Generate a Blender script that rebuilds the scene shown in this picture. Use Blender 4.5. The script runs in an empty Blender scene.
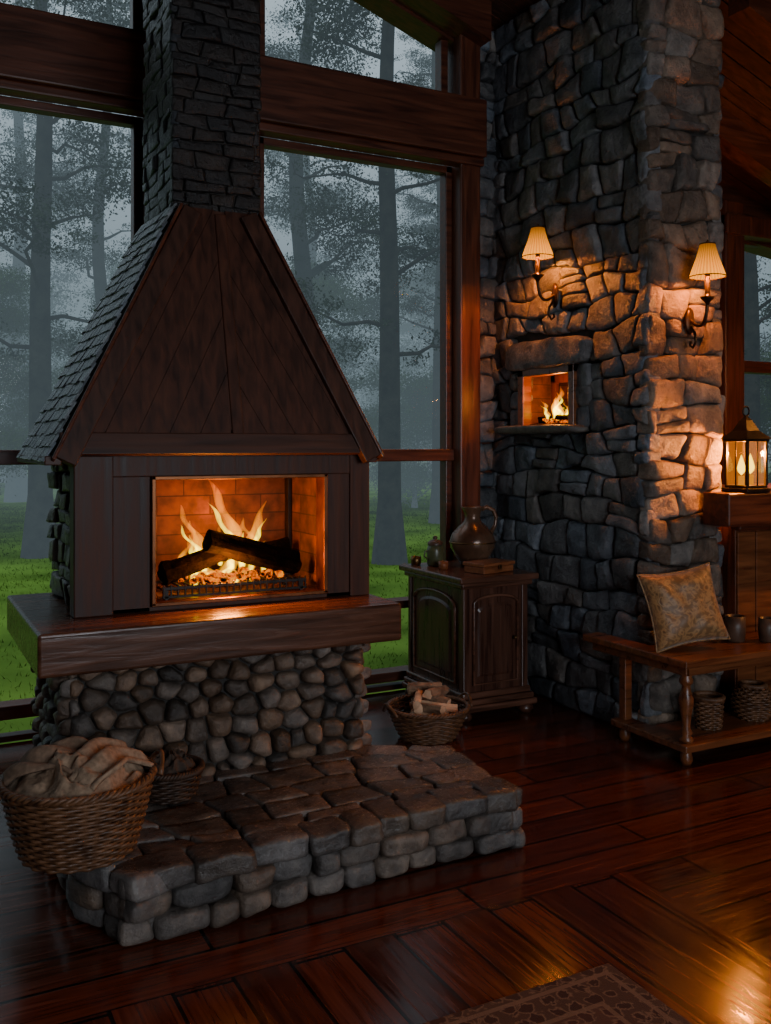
import bpy, bmesh, math, random
import numpy as np
from mathutils import Vector, Matrix, noise
D=bpy.data; COL=bpy.context.scene.collection
R=random.Random(7)

# ---------------------------------------------------------------- materials
def newmat(name):
    m=D.materials.new(name); m.use_nodes=True
    nt=m.node_tree
    return m,nt,nt.nodes['Principled BSDF'],nt.nodes['Material Output']
def nd(nt,t,**k):
    n=nt.nodes.new(t)
    for a,b in k.items():
        if a.startswith('i_'):
            key=a[2:]; key=int(key) if key.isdigit() else key.replace('_',' ')
            n.inputs[key].default_value=b
        else: setattr(n,a,b)
    return n
def lk(nt,a,ao,b,bi): nt.links.new(a.outputs[ao],b.inputs[bi])
def c4(c): return (c[0],c[1],c[2],1)
def ramp(nt,stops,interp='LINEAR'):
    n=nt.nodes.new('ShaderNodeValToRGB'); e=n.color_ramp.elements
    n.color_ramp.interpolation=interp
    e[0].position=stops[0][0]; e[0].color=c4(stops[0][1])
    e[1].position=stops[-1][0]; e[1].color=c4(stops[-1][1])
    for p,c in stops[1:-1]:
        x=e.new(p); x.color=c4(c)
    return n
def noisy(name,c1,c2,scale=8,rough=.6,bump=.3,sc3=(1,1,1),detail=6,metal=0,dist=0,bd=.01,spec=.5,rr=.15,coat=0):
    m,nt,b,o=newmat(name)
    tc=nd(nt,'ShaderNodeTexCoord'); mp=nd(nt,'ShaderNodeMapping'); mp.inputs['Scale'].default_value=sc3
    lk(nt,tc,'Object',mp,'Vector')
    n=nd(nt,'ShaderNodeTexNoise',i_Scale=scale,i_Detail=detail,i_Distortion=dist); lk(nt,mp,0,n,'Vector')
    r=ramp(nt,[(.3,c1),(.7,c2)]); lk(nt,n,'Fac',r,0); lk(nt,r,0,b,'Base Color')
    mr=nd(nt,'ShaderNodeMapRange'); mr.inputs[3].default_value=max(.02,rough-rr); mr.inputs[4].default_value=min(1,rough+rr)
    lk(nt,n,'Fac',mr,0); lk(nt,mr,0,b,'Roughness')
    b.inputs['Metallic'].default_value=metal
    b.inputs['Specular IOR Level'].default_value=spec
    b.inputs['Coat Weight'].default_value=coat
    bp=nd(nt,'ShaderNodeBump',i_Strength=bump,i_Distance=bd); lk(nt,n,'Fac',bp,'Height'); lk(nt,bp,0,b,'Normal')
    return m
def wood(name,c1,c2,axis='X',rough=.42,bump=.35,s=1.0,rr=.15,spec=.5):
    sc={'X':(1.2*s,16*s,16*s),'Y':(16*s,1.2*s,16*s),'Z':(16*s,16*s,1.2*s)}[axis]
    return noisy(name,c1,c2,scale=2.2,rough=rough,bump=bump,sc3=sc,detail=9,dist=.5,bd=.004,rr=rr,spec=spec)
def stone_mat(name,rough=.6,bump=.7,scale=14,tint=(1,1,1),rv=.2):
    m,nt,b,o=newmat(name)
    at=nd(nt,'ShaderNodeAttribute',attribute_name='col')
    tc=nd(nt,'ShaderNodeTexCoord')
    n=nd(nt,'ShaderNodeTexNoise',i_Scale=scale,i_Detail=10,i_Roughness=.62); lk(nt,tc,'Object',n,'Vector')
    n2=nd(nt,'ShaderNodeTexNoise',i_Scale=scale*4.5,i_Detail=6,i_Roughness=.7); lk(nt,tc,'Object',n2,'Vector')
    r=ramp(nt,[(.28,(.35*tint[0],.35*tint[1],.35*tint[2])),(.5,(.9*tint[0],.9*tint[1],.9*tint[2])),(.75,(1.6*tint[0],1.55*tint[1],1.45*tint[2]))]); lk(nt,n,'Fac',r,0)
    mx=nd(nt,'ShaderNodeMix',data_type='RGBA',blend_type='MULTIPLY'); mx.inputs[0].default_value=1
    lk(nt,at,'Color',mx,6); lk(nt,r,0,mx,7); lk(nt,mx,2,b,'Base Color')
    mr=nd(nt,'ShaderNodeMapRange'); mr.inputs[1].default_value=.3; mr.inputs[2].default_value=.7
    mr.inputs[3].default_value=rough-rv; mr.inputs[4].default_value=rough+rv
    lk(nt,n2,'Fac',mr,0); lk(nt,mr,0,b,'Roughness')
    ad=nd(nt,'ShaderNodeMath',operation='MULTIPLY_ADD'); ad.inputs[1].default_value=.4
    lk(nt,n2,'Fac',ad,0); lk(nt,n,'Fac',ad,2)
    bp=nd(nt,'ShaderNodeBump',i_Strength=bump,i_Distance=.03); lk(nt,ad,0,bp,'Height'); lk(nt,bp,0,b,'Normal')
    return m
def emis(name,c,s):
    m,nt,b,o=newmat(name); nt.nodes.remove(b)
    e=nd(nt,'ShaderNodeEmission',i_Color=c4(c),i_Strength=s); lk(nt,e,0,o,'Surface'); return m

M={}
M['wood_dark']=wood('dark_wood_z',(.026,.010,.006),(.078,.028,.015),'Z',.5,spec=.35)
M['wood_dark_x']=wood('dark_wood_x',(.026,.010,.006),(.078,.028,.015),'X',.5,spec=.35)
M['hood_wood']=wood('hood_board_wood',(.028,.010,.006),(.085,.028,.014),'Z',.52,.35,spec=.28)
M['wood_red_x']=wood('red_wood_x',(.036,.010,.005),(.135,.037,.015),'X',.38)
M['wood_red_z']=wood('red_wood_z',(.042,.012,.006),(.16,.044,.017),'Z',.38)
M['mantel']=wood('mantel_wood',(.04,.016,.009),(.15,.058,.030),'X',.26,.5,rr=.1)
M['cab']=wood('cabinet_wood',(.030,.012,.008),(.12,.047,.027),'Z',.30)
M['cabx']=wood('cabinet_top_wood',(.042,.018,.011),(.17,.07,.042),'X',.24,rr=.08)
M['bench']=wood('bench_wood',(.075,.023,.009),(.25,.082,.028),'X',.30,rr=.1)
M['ceil']=wood('ceiling_wood',(.03,.011,.007),(.11,.038,.02),'X',.5)
M['plaster']=noisy('dark_wall',(.05,.03,.02),(.08,.05,.033),6,.8,.2)
M['tower']=stone_mat('rubble_stone',.42,.95,12)
M['cobble']=stone_mat('cobble_stone',.40,.6,15)
M['paver']=stone_mat('paver_stone',.22,.5,12,rv=.11)
M['slate']=stone_mat('wet_slate',.32,.5,20)
M['mortar']=noisy('mortar',(.016,.014,.012),(.045,.038,.032),30,.9,.4)
M['iron']=noisy('black_iron',(.010,.009,.008),(.03,.024,.02),20,.45,.2,metal=.6)
M['brass']=noisy('aged_brass',(.10,.055,.02),(.28,.16,.06),12,.38,.15,metal=.9)
M['bronze']=noisy('dark_bronze',(.025,.014,.008),(.09,.05,.024),12,.4,.15,metal=.8)
M['copper']=noisy('copper_trim',(.08,.028,.010),(.2,.07,.024),12,.35,.15,metal=.8)
M['wicker']=noisy('wicker',(.055,.023,.010),(.21,.095,.042),28,.5,.4,bd=.004)
M['wicker_dark']=noisy('dark_wicker',(.018,.009,.005),(.07,.032,.016),28,.6,.4,bd=.004)
M['burlap']=noisy('burlap_cloth',(.20,.13,.08),(.40,.27,.175),60,.9,.6,bd=.004)
M['burlap2']=noisy('brown_cloth',(.13,.078,.048),(.26,.165,.105),60,.9,.6,bd=.004)
M['darkcloth']=noisy('dark_cloth',(.03,.018,.012),(.08,.05,.033),50,.9,.6,bd=.004)
M['char']=noisy('charred_log',(.0008,.0007,.0007),(.0045,.0025,.0018),22,.95,1,sc3=(.5,1,1),bd=.012,spec=.04,rr=.04)
M['bark']=noisy('bark',(.10,.05,.028),(.40,.24,.14),25,.8,.8,bd=.008)
M['cut']=noisy('cut_wood',(.50,.25,.13),(.8,.52,.32),14,.7,.2)
M['jug']=noisy('glazed_clay',(.06,.030,.018),(.24,.125,.07),7,.26,.25,detail=8,metal=.25)
M['pot']=noisy('brown_clay',(.05,.028,.018),(.14,.075,.045),12,.45,.3)
M['green']=noisy('dark_green_ceramic',(.05,.06,.03),(.16,.16,.07),10,.35,.2)
M['tray']=noisy('red_lacquer_box',(.15,.045,.016),(.34,.11,.04),12,.35,.2,sc3=(1,6,6))
M['candle']=emis('candle_glow',(1,.34,.01),.7)
M['hot']=emis('candle_flame',(1,.60,.02),4.5)

def brick(name):
    m,nt,b,o=newmat(name)
    g=nd(nt,'ShaderNodeNewGeometry'); s=nd(nt,'ShaderNodeSeparateXYZ'); lk(nt,g,'Position',s,0)
    a=nd(nt,'ShaderNodeMath',operation='ADD'); lk(nt,s,0,a,0); lk(nt,s,1,a,1)
    cx=nd(nt,'ShaderNodeCombineXYZ'); lk(nt,a,0,cx,0); lk(nt,s,2,cx,1)
    br=nd(nt,'ShaderNodeTexBrick',i_Color1=(.13,.040,.014,1),i_Color2=(.085,.026,.010,1),i_Mortar=(.04,.014,.007,1),i_Scale=1.0)
    br.inputs['Mortar Size'].default_value=.003; br.inputs['Brick Width'].default_value=.24; br.inputs['Row Height'].default_value=.085
    lk(nt,cx,0,br,'Vector')
    n=nd(nt,'ShaderNodeTexNoise',i_Scale=14,i_Detail=7)
    lk(nt,g,'Position',n,'Vector')
    mx=nd(nt,'ShaderNodeMix',data_type='RGBA',blend_type='MULTIPLY'); mx.inputs[0].default_value=.9
    r=ramp(nt,[(.3,(.15,.15,.15)),(.7,(1.3,1.3,1.3))]); lk(nt,n,'Fac',r,0)
    lk(nt,br,'Color',mx,6); lk(nt,r,0,mx,7); lk(nt,mx,2,b,'Base Color'); b.inputs['Roughness'].default_value=.85
    bp=nd(nt,'ShaderNodeBump',i_Strength=.5,i_Distance=.01,invert=True); lk(nt,br,'Fac',bp,'Height'); lk(nt,bp,0,b,'Normal')
    return m
M['brick']=brick('fire_brick')

def floor_mat():
    m,nt,b,o=newmat('plank_floor')
    g=nd(nt,'ShaderNodeNewGeometry'); s=nd(nt,'ShaderNodeSeparateXYZ'); lk(nt,g,'Position',s,0)
    A=nd(nt,'ShaderNodeCombineXYZ'); lk(nt,s,0,A,0); lk(nt,s,1,A,1)
    B=nd(nt,'ShaderNodeCombineXYZ'); lk(nt,s,1,B,0); lk(nt,s,0,B,1)
    l1=nd(nt,'ShaderNodeMath',operation='LESS_THAN'); l1.inputs[1].default_value=2.295; lk(nt,s,0,l1,0)
    l2=nd(nt,'ShaderNodeMath',operation='LESS_THAN'); l2.inputs[1].default_value=2.565; lk(nt,s,1,l2,0)
    mm=nd(nt,'ShaderNodeMath',operation='MULTIPLY'); lk(nt,l1,0,mm,0); lk(nt,l2,0,mm,1)
    mv=nd(nt,'ShaderNodeMix',data_type='VECTOR'); lk(nt,mm,0,mv,0); lk(nt,A,0,mv,4); lk(nt,B,0,mv,5)
    br=nd(nt,'ShaderNodeTexBrick',i_Color1=(.115,.028,.012,1),i_Color2=(.050,.014,.008,1),i_Mortar=(.002,.001,.001,1),i_Scale=1.0,i_Bias=-.1)
    br.inputs['Mortar Size'].default_value=.006; br.inputs['Mortar Smooth'].default_value=.12
    br.inputs['Brick Width'].default_value=1.7; br.inputs['Row Height'].default_value=.171
    lk(nt,mv,1,br,'Vector')
    mp=nd(nt,'ShaderNodeMapping'); mp.inputs['Scale'].default_value=(1.3,22,1); lk(nt,mv,1,mp,0)
    n=nd(nt,'ShaderNodeTexNoise',i_Scale=2.4,i_Detail=9,i_Distortion=.8); lk(nt,mp,0,n,'Vector')
    r=ramp(nt,[(.3,(.45,.42,.40)),(.68,(1.3,1.25,1.2))]); lk(nt,n,'Fac',r,0)
    mx=nd(nt,'ShaderNodeMix',data_type='RGBA',blend_type='MULTIPLY'); mx.inputs[0].default_value=1
    lk(nt,br,'Color',mx,6); lk(nt,r,0,mx,7); lk(nt,mx,2,b,'Base Color')
    mr=nd(nt,'ShaderNodeMapRange'); mr.inputs[1].default_value=.3; mr.inputs[2].default_value=.7; mr.inputs[3].default_value=.10; mr.inputs[4].default_value=.22
    lk(nt,n,'Fac',mr,0); lk(nt,mr,0,b,'Roughness'); b.inputs['Specular IOR Level'].default_value=.55
    su=nd(nt,'ShaderNodeMath',operation='MULTIPLY_ADD'); su.inputs[1].default_value=-9; lk(nt,br,'Fac',su,0); lk(nt,n,'Fac',su,2)
    bp=nd(nt,'ShaderNodeBump',i_Strength=.12,i_Distance=.004); lk(nt,su,0,bp,'Height'); lk(nt,bp,0,b,'Normal')
    return m
M['floor']=floor_mat()

def glass_mat(name,f=.05,em=None):
    m,nt,b,o=newmat(name); nt.nodes.remove(b)
    t=nd(nt,'ShaderNodeBsdfTransparent'); g=nd(nt,'ShaderNodeBsdfGlossy',i_Roughness=.02)
    x=nd(nt,'ShaderNodeMixShader'); x.inputs[0].default_value=f
    lk(nt,t,0,x,1); lk(nt,g,0,x,2)
    if em:
        e=nd(nt,'ShaderNodeEmission',i_Color=c4(em[0]),i_Strength=em[1]); a=nd(nt,'ShaderNodeAddShader'); lk(nt,x,0,a,0); lk(nt,e,0,a,1); lk(nt,a,0,o,'Surface')
    else: lk(nt,x,0,o,'Surface')
    return m
M['glass']=glass_mat('window_glass',.001)
M['lglass']=glass_mat('lantern_glass',.03,((1,.27,.01),.10))  # weak amber glow put into the panes in place of a halo

def shade_mat():
    m,nt,b,o=newmat('pleated_shade'); nt.nodes.remove(b)
    d=nd(nt,'ShaderNodeBsdfDiffuse',i_Color=(.004,.0012,.0001,1)); t=nd(nt,'ShaderNodeBsdfTranslucent',i_Color=(.003,.0008,.0001,1))
    a=nd(nt,'ShaderNodeAddShader'); lk(nt,d,0,a,0); lk(nt,t,0,a,1)
    tc=nd(nt,'ShaderNodeTexCoord'); s=nd(nt,'ShaderNodeSeparateXYZ'); lk(nt,tc,'Object',s,0)
    mr=nd(nt,'ShaderNodeMapRange'); mr.inputs[1].default_value=.180; mr.inputs[2].default_value=.345; mr.inputs[3].default_value=2.3; mr.inputs[4].default_value=.28
    lk(nt,s,2,mr,0)
    y=nd(nt,'ShaderNodeMath',operation='ADD'); y.inputs[1].default_value=.127; lk(nt,s,1,y,0)
    at=nd(nt,'ShaderNodeMath',operation='ARCTAN2'); lk(nt,y,0,at,0); lk(nt,s,0,at,1)
    mu=nd(nt,'ShaderNodeMath',operation='MULTIPLY'); mu.inputs[1].default_value=30; lk(nt,at,0,mu,0)
    cs=nd(nt,'ShaderNodeMath',operation='COSINE'); lk(nt,mu,0,cs,0)
    f=nd(nt,'ShaderNodeMath',operation='MULTIPLY_ADD'); f.inputs[1].default_value=.22; f.inputs[2].default_value=.78; lk(nt,cs,0,f,0)  # pleat shading and brighter bottom painted into the emission
    st=nd(nt,'ShaderNodeMath',operation='MULTIPLY'); lk(nt,mr,0,st,0); lk(nt,f,0,st,1)
    e=nd(nt,'ShaderNodeEmission',i_Color=(1,.33,.015,1)); lk(nt,st,0,e,'Strength')
    a2=nd(nt,'ShaderNodeAddShader'); lk(nt,a,0,a2,0); lk(nt,e,0,a2,1); lk(nt,a2,0,o,'Surface'); return m
M['shade']=shade_mat()

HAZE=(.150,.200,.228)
def painted_haze_mat(name,c1,c2,scale=3,near=7,far=30,mx_=.9,mn=.05):  # mist painted in: haze-coloured emission mixed in more with distance
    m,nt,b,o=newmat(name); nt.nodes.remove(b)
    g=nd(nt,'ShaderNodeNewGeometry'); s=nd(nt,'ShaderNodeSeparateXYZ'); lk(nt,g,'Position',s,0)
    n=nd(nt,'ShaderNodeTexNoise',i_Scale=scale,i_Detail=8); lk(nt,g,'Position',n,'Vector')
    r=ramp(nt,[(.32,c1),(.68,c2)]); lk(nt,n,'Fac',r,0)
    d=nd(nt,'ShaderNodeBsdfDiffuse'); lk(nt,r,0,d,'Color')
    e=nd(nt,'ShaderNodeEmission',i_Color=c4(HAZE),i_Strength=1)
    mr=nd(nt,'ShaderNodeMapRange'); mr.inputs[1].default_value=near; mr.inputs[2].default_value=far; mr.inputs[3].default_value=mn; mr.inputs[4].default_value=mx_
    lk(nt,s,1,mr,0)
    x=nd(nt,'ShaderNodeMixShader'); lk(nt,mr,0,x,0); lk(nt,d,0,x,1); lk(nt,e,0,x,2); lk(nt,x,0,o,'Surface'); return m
M['trunk']=painted_haze_mat('forest_bark',(.012,.012,.012),(.055,.048,.04),6,7,27,.85,.05)
M['leaf']=painted_haze_mat('forest_leaf',(.012,.022,.012),(.05,.072,.033),1.2,7,27,.85,.04)
M['leaf2']=painted_haze_mat('shrub_leaf',(.018,.042,.012),(.08,.13,.036),1.2,7,30,.82,.04)
M['grass']=painted_haze_mat('meadow_grass',(.055,.11,.018),(.18,.32,.05),.9,12,36,.8,0)

# ---------------------------------------------------------------- mesh helpers
class MB:
    def __init__(s): s.v=[]; s.f=[]; s.c=[]
    def add(s,vs,fs,col=(1,1,1)):
        o=len(s.v); s.v+= [tuple(v) for v in vs]; s.f+=[tuple(i+o for i in f) for f in fs]; s.c+=[(col[0],col[1],col[2],1)]*len(vs)
def link(o,parent=None,world=True):
    COL.objects.link(o)
    if parent is not None:
        o.parent=parent
        if world: o.matrix_parent_inverse=Matrix.Translation(-Vector(parent.location))
    return o
def mobj(name,v,f,mat,parent=None,world=True,smooth=False,cols=None,recalc=True):
    me=D.meshes.new(name); me.from_pydata([tuple(x) for x in v],[],f); me.materials.append(mat)
    if recalc:
        bm=bmesh.new(); bm.from_mesh(me); bmesh.ops.recalc_face_normals(bm,faces=bm.faces); bm.to_mesh(me); bm.free()
    if cols is not None:
        a=me.color_attributes.new(name='col',type='FLOAT_COLOR',domain='POINT')
        a.data.foreach_set('color',np.array(cols,dtype=np.float32).ravel())
    if smooth: me.polygons.foreach_set('use_smooth',[True]*len(me.polygons))
    return link(D.objects.new(name,me),parent,world)
def mbobj(name,mb,mat,parent=None,world=True,smooth=False,recalc=False):
    return mobj(name,mb.v,mb.f,mat,parent,world,smooth,mb.c,recalc)
def sub(name,mb,mat,parent,smooth=True):
    o=mbobj(name,mb,mat,parent,smooth=smooth); o.matrix_parent_inverse=Matrix(); return o
def boxes(name,lst,mat,parent=None,bevel=.004,world=True,seg=2):
    bm=bmesh.new()
    for b in lst:
        x0,x1,y0,y1,z0,z1=b[:6]
        m=Matrix.Translation(((x0+x1)/2,(y0+y1)/2,(z0+z1)/2))@Matrix.Diagonal((x1-x0,y1-y0,z1-z0,1))
        r=bmesh.ops.create_cube(bm,size=1,matrix=m)
        if bevel>0:
            es=list({e for v in r['verts'] for e in v.link_edges})
            bmesh.ops.bevel(bm,geom=es,offset=min(bevel,.3*min(x1-x0,y1-y0,z1-z0)),segments=seg,affect='EDGES',profile=.5)
    me=D.meshes.new(name); bm.to_mesh(me); bm.free(); me.materials.append(mat)
    return link(D.objects.new(name,me),parent,world)
def each(name,lst,mat,parent=None,**k):
    for b in lst: boxes(name,[b],mat,parent,**k)
def prism(pts,z0,z1):
    n=len(pts); v=[(p[0],p[1],z0) for p in pts]+[(p[0],p[1],z1) for p in pts]
    f=[tuple(range(n))[::-1],tuple(range(n,2*n))]+[(i,(i+1)%n,n+(i+1)%n,n+i) for i in range(n)]
    return v,f
def lathe(prof,seg=32,fn=None,off=(0,0,0)):
    v=[];f=[]
    for j,(r,z) in enumerate(prof):
        for i in range(seg):
            a=2*math.pi*i/seg; rr=r*(fn(a,j) if fn else 1)
            v.append((off[0]+rr*math.cos(a),off[1]+rr*math.sin(a),off[2]+z))
    for j in range(len(prof)-1):
        for i in range(seg):
            k=(i+1)%seg; f.append((j*seg+i,j*seg+k,(j+1)*seg+k,(j+1)*seg+i))
    return v,f
def tube(path,rad,seg=8,cap=True,closed=False):
    P=[Vector(p) for p in path]; n=len(P); v=[];f=[]
    if not hasattr(rad,'__len__'): rad=[rad]*n
    up=Vector((.13,.21,.97)); 
    t0=(P[1]-P[0]).normalized(); a=t0.cross(up)
    if a.length<.1: a=t0.cross(Vector((1,0,0)))
    a.normalize()
    for i in range(n):
        if closed: t=(P[(i+1)%n]-P[i-1]).normalized()
        else: t=(P[min(n-1,i+1)]-P[max(0,i-1)]).normalized()
        a=(a-t*a.dot(t)).normalized(); b=t.cross(a)
        for k in range(seg):
            an=2*math.pi*k/seg; v.append(P[i]+(a*math.cos(an)+b*math.sin(an))*rad[i])
    m=n if closed else n-1
    for i in range(m):
        for k in range(seg):
            k2=(k+1)%seg; i2=(i+1)%n
            f.append((i*seg+k,i*seg+k2,i2*seg+k2,i2*seg+k))
    if cap and not closed:
        f.append(tuple(range(seg))[::-1]); f.append(tuple(range((n-1)*seg,n*seg)))
    return v,f
def empty(name,loc,rz=0,rot=None):
    o=D.objects.new(name,None); o.location=loc; o.empty_display_size=.1
    o.rotation_euler=rot if rot else (0,0,rz)
    COL.objects.link(o); return o
def tag(o,label,cat,group=None,kind=None):
    o['label']=label; o['category']=cat
    if group: o['group']=group
    if kind: o['kind']=kind
    return o
def struct(o,label,cat='wall'): return tag(o,label,cat,kind='structure')
def light(name,loc,e,c,r,parent=None,world=True):
    l=D.lights.new(name,'POINT'); l.energy=e; l.color=c; l.shadow_soft_size=r
    o=D.objects.new(name,l); o.location=loc; return link(o,parent,world)

# ---------------------------------------------------------------- stones
def clipp(poly,nx,ny,c):
    out=[];n=len(poly)
    for i in range(n):
        p=poly[i];q=poly[(i+1)%n]; dp=nx*p[0]+ny*p[1]-c; dq=nx*q[0]+ny*q[1]-c
        if dp<=0: out.append(p)
        if (dp<0<dq) or (dq<0<dp):
            t=dp/(dp-dq); out.append((p[0]+(q[0]-p[0])*t,p[1]+(q[1]-p[1])*t))
    return out
def parea(p): return .5*abs(sum(p[i][0]*p[(i+1)%len(p)][1]-p[(i+1)%len(p)][0]*p[i][1] for i in range(len(p))))
def voro(w,h,cw,ch,jit,rng,ani=1.3):
    rows=max(1,round(h/ch)); seeds=[]
    hs=[rng.uniform(1-jit,1+jit*1.2) for _ in range(rows)]; tot=sum(hs); y0=0
    for j in range(rows):
        rh=h*hs[j]/tot; yc=y0+rh/2; y0+=rh
        x=-rng.uniform(.2,1)*cw
        while x<w+.4*cw:
            wd=cw*rng.uniform(1-1.3*jit,1+1.5*jit)
            seeds.append((x+wd/2,yc+rng.uniform(-jit,jit)*rh*.8)); x+=wd
    k2=(ani*cw/ch)**2; out=[]
    for a in seeds:
        p=[(0,0),(w,0),(w,h),(0,h)]
        for b in seeds:
            if b is a: continue
            dx=b[0]-a[0];dy=b[1]-a[1]
            if abs(dx)>3.2*cw or abs(dy)>3.2*ch: continue
            p=clipp(p,dx,k2*dy,(dx*dx+k2*dy*dy)/2+a[0]*dx+k2*a[1]*dy)
            if len(p)<3: break
        if len(p)>=3 and parea(p)>.08*cw*ch: out.append(p)
    return out
def courses(w,h,cw,ch,jit,rng,skew=.12):
    rows=max(1,round(h/ch)); hs=[rng.uniform(1-jit,1+jit) for _ in range(rows)]; tot=sum(hs); ys=[0]
    for a in hs: ys.append(ys[-1]+h*a/tot)
    ph=[(rng.uniform(0,6),rng.uniform(0,6)) for _ in ys]
    def yl(j,x):
        if j in (0,rows): return ys[j]
        return ys[j]+ch*skew*(math.sin(x*5+ph[j][0])+.6*math.sin(x*13+ph[j][1]))
    out=[]
    for j in range(rows):
        x=-rng.uniform(0,1)*cw; sk=0
        while x<w:
            wd=cw*rng.uniform(1-1.4*jit,1+1.6*jit); s2=rng.uniform(-skew,skew)*ch*1.5
            a0=max(0,x+sk);a1=max(0,x-sk);b0=min(w,x+wd+s2);b1=min(w,x+wd-s2)
            if b0-a0>.03 and b1-a1>.03:
                if wd>cw*1.05 and skew>.15 and rng.random()<.22 and b0-a0>.09:
                    m0=rng.uniform(.42,.58); l0=(a0+a1)/2; r0=(b0+b1)/2; yl0=yl(j,a0)*(1-m0)+yl(j+1,a1)*m0; m1=m0+rng.uniform(-.06,.06); yr0=yl(j,b0)*(1-m1)+yl(j+1,b1)*m1
                    out.append([(a0,yl(j,a0)),(b0,yl(j,b0)),(r0,yr0),(l0,yl0)]); out.append([(l0,yl0),(r0,yr0),(b1,yl(j+1,b1)),(a1,yl(j+1,a1))])
                else:
                    xm=(a0+b0)/2; out.append([(a0,yl(j,a0)),(xm,yl(j,xm)),(b0,yl(j,b0)),(b1,yl(j+1,b1)),(xm,yl(j+1,xm)),(a1,yl(j+1,a1))])
            x+=wd; sk=s2
    return out
PROF={'rough':[(1,-.3),(1,.35),(.95,.7),(.84,.92),(.5,1.02)],
      'block':[(1,-.6),(1,.42),(.965,.80),(.87,.98),(.5,1.0)],
      'soft':[(1,-.5),(1,.40),(.97,.66),(.90,.88),(.76,1.0),(.4,1.04)],
      'cobble':[(.97,-.3),(1,.15),(.96,.45),(.86,.74),(.66,.95),(.34,1.05)],
      'flat':[(1,-.6),(1,.72),(.975,.92),(.92,1.0),(.5,1.0)]}
def add_stone(mb,poly,O,U,V,N,depth,gap,prof,rng,amp,freq,col,cut=.22,it=2,dv=(.6,1.15),tilt=.25):
    cx=sum(p[0] for p in poly)/len(poly); cy=sum(p[1] for p in poly)/len(poly)
    q=poly
    q=[p for i,p in enumerate(q) if math.dist(p,q[i-1])>.008]
    if len(q)<3: return
    nq=[]
    for i in range(len(q)):
        a=q[i];b=q[(i+1)%len(q)]; nq.append(a)
        if math.dist(a,b)>.05: nq.append(((a[0]+b[0])/2,(a[1]+b[1])/2))
    q=nq
    for _ in range(it):
        nq=[]
        for i in range(len(q)):
            a=q[i];b=q[(i+1)%len(q)]
            nq.append((a[0]+(b[0]-a[0])*cut,a[1]+(b[1]-a[1])*cut)); nq.append((a[0]+(b[0]-a[0])*(1-cut),a[1]+(b[1]-a[1])*(1-cut)))
        q=nq
    avg=sum(math.dist(p,(cx,cy)) for p in q)/len(q); sh=max(.5,1-gap/avg)
    d=depth*rng.uniform(*dv); tx=rng.uniform(-tilt,tilt);ty=rng.uniform(-tilt,tilt)
    n=len(q); vs=[]; sd=Vector((rng.uniform(0,50),rng.uniform(0,50),rng.uniform(0,50)))
    for s,t in prof:
        for p in q:
            x=(p[0]-cx)*sh*s; y=(p[1]-cy)*sh*s
            hh=d*t+(x*tx+y*ty)*max(0,t)
            P=O+U*(cx+x)+V*(cy+y)+N*hh
            vs.append(P+noise.noise_vector(P*freq+sd)*amp+noise.noise_vector(P*freq*3.1+sd)*amp*.4)
    P=O+U*cx+V*cy+N*d*prof[-1][1]; vs.append(P+noise.noise_vector(P*freq+sd)*amp)
    fs=[]
    fl=U.cross(V).dot(N)<0
    for j in range(len(prof)-1):
        for i in range(n):
            k=(i+1)%n; f=(j*n+i,j*n+k,(j+1)*n+k,(j+1)*n+i); fs.append(f[::-1] if fl else f)
    L=len(prof)-1
    for i in range(n):
        f=(L*n+i,L*n+(i+1)%n,len(vs)-1); fs.append(f[::-1] if fl else f)
    mb.add(vs,fs,col)
def scol(rng,base,var=.35,warm=.25):
    k=rng.uniform(1-var,1+var); w=rng.uniform(-warm,warm)*.5
    return (base[0]*k*(1+w),base[1]*k,base[2]*k*(1-w))
def stone_face(mb,O,U,V,N,w,h,cw,ch,rng,depth=.05,gap=.008,prof='rough',base=(.1,.1,.1),jit=.3,ani=1.3,amp=.008,freq=9,hole=None,var=.35,warm=.25,it=2,cut=.22,dv=(.6,1.15),tilt=.25,course=False,skew=.12):
    O=Vector(O);U=Vector(U);V=Vector(V);N=Vector(N)
    for p in (courses(w,h,cw,ch,jit,rng,skew) if course else voro(w,h,cw,ch,jit,rng,ani)):
        if hole:
            x0,x1,y0,y1=hole
            cx=sum(a[0] for a in p)/len(p); cy=sum(a[1] for a in p)/len(p)
            if x0<cx<x1 and y0<cy<y1: 
                continue
            if max(a[0] for a in p)>x0 and min(a[0] for a in p)<x1 and max(a[1] for a in p)>y0 and min(a[1] for a in p)<y1:
                cand=[(x0-cx,(1,0,x0)),(cx-x1,(-1,0,-x1)),(y0-cy,(0,1,y0)),(cy-y1,(0,-1,-y1))]
                best=max(cand,key=lambda c:c[0])[1]; p=clipp(p,*best)
                if len(p)<3: continue
        add_stone(mb,p,O,U,V,N,depth,gap,PROF[prof],rng,amp,freq,scol(rng,base,var,warm),cut,it,dv,tilt)
_bm=bmesh.new(); bmesh.ops.create_cube(_bm,size=2); bmesh.ops.subdivide_edges(_bm,edges=_bm.edges[:],cuts=7,use_grid_fill=True)
RV=[v.co.copy() for v in _bm.verts]; RF=[tuple(v.index for v in f.verts) for f in _bm.faces]; _bm.free()
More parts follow.
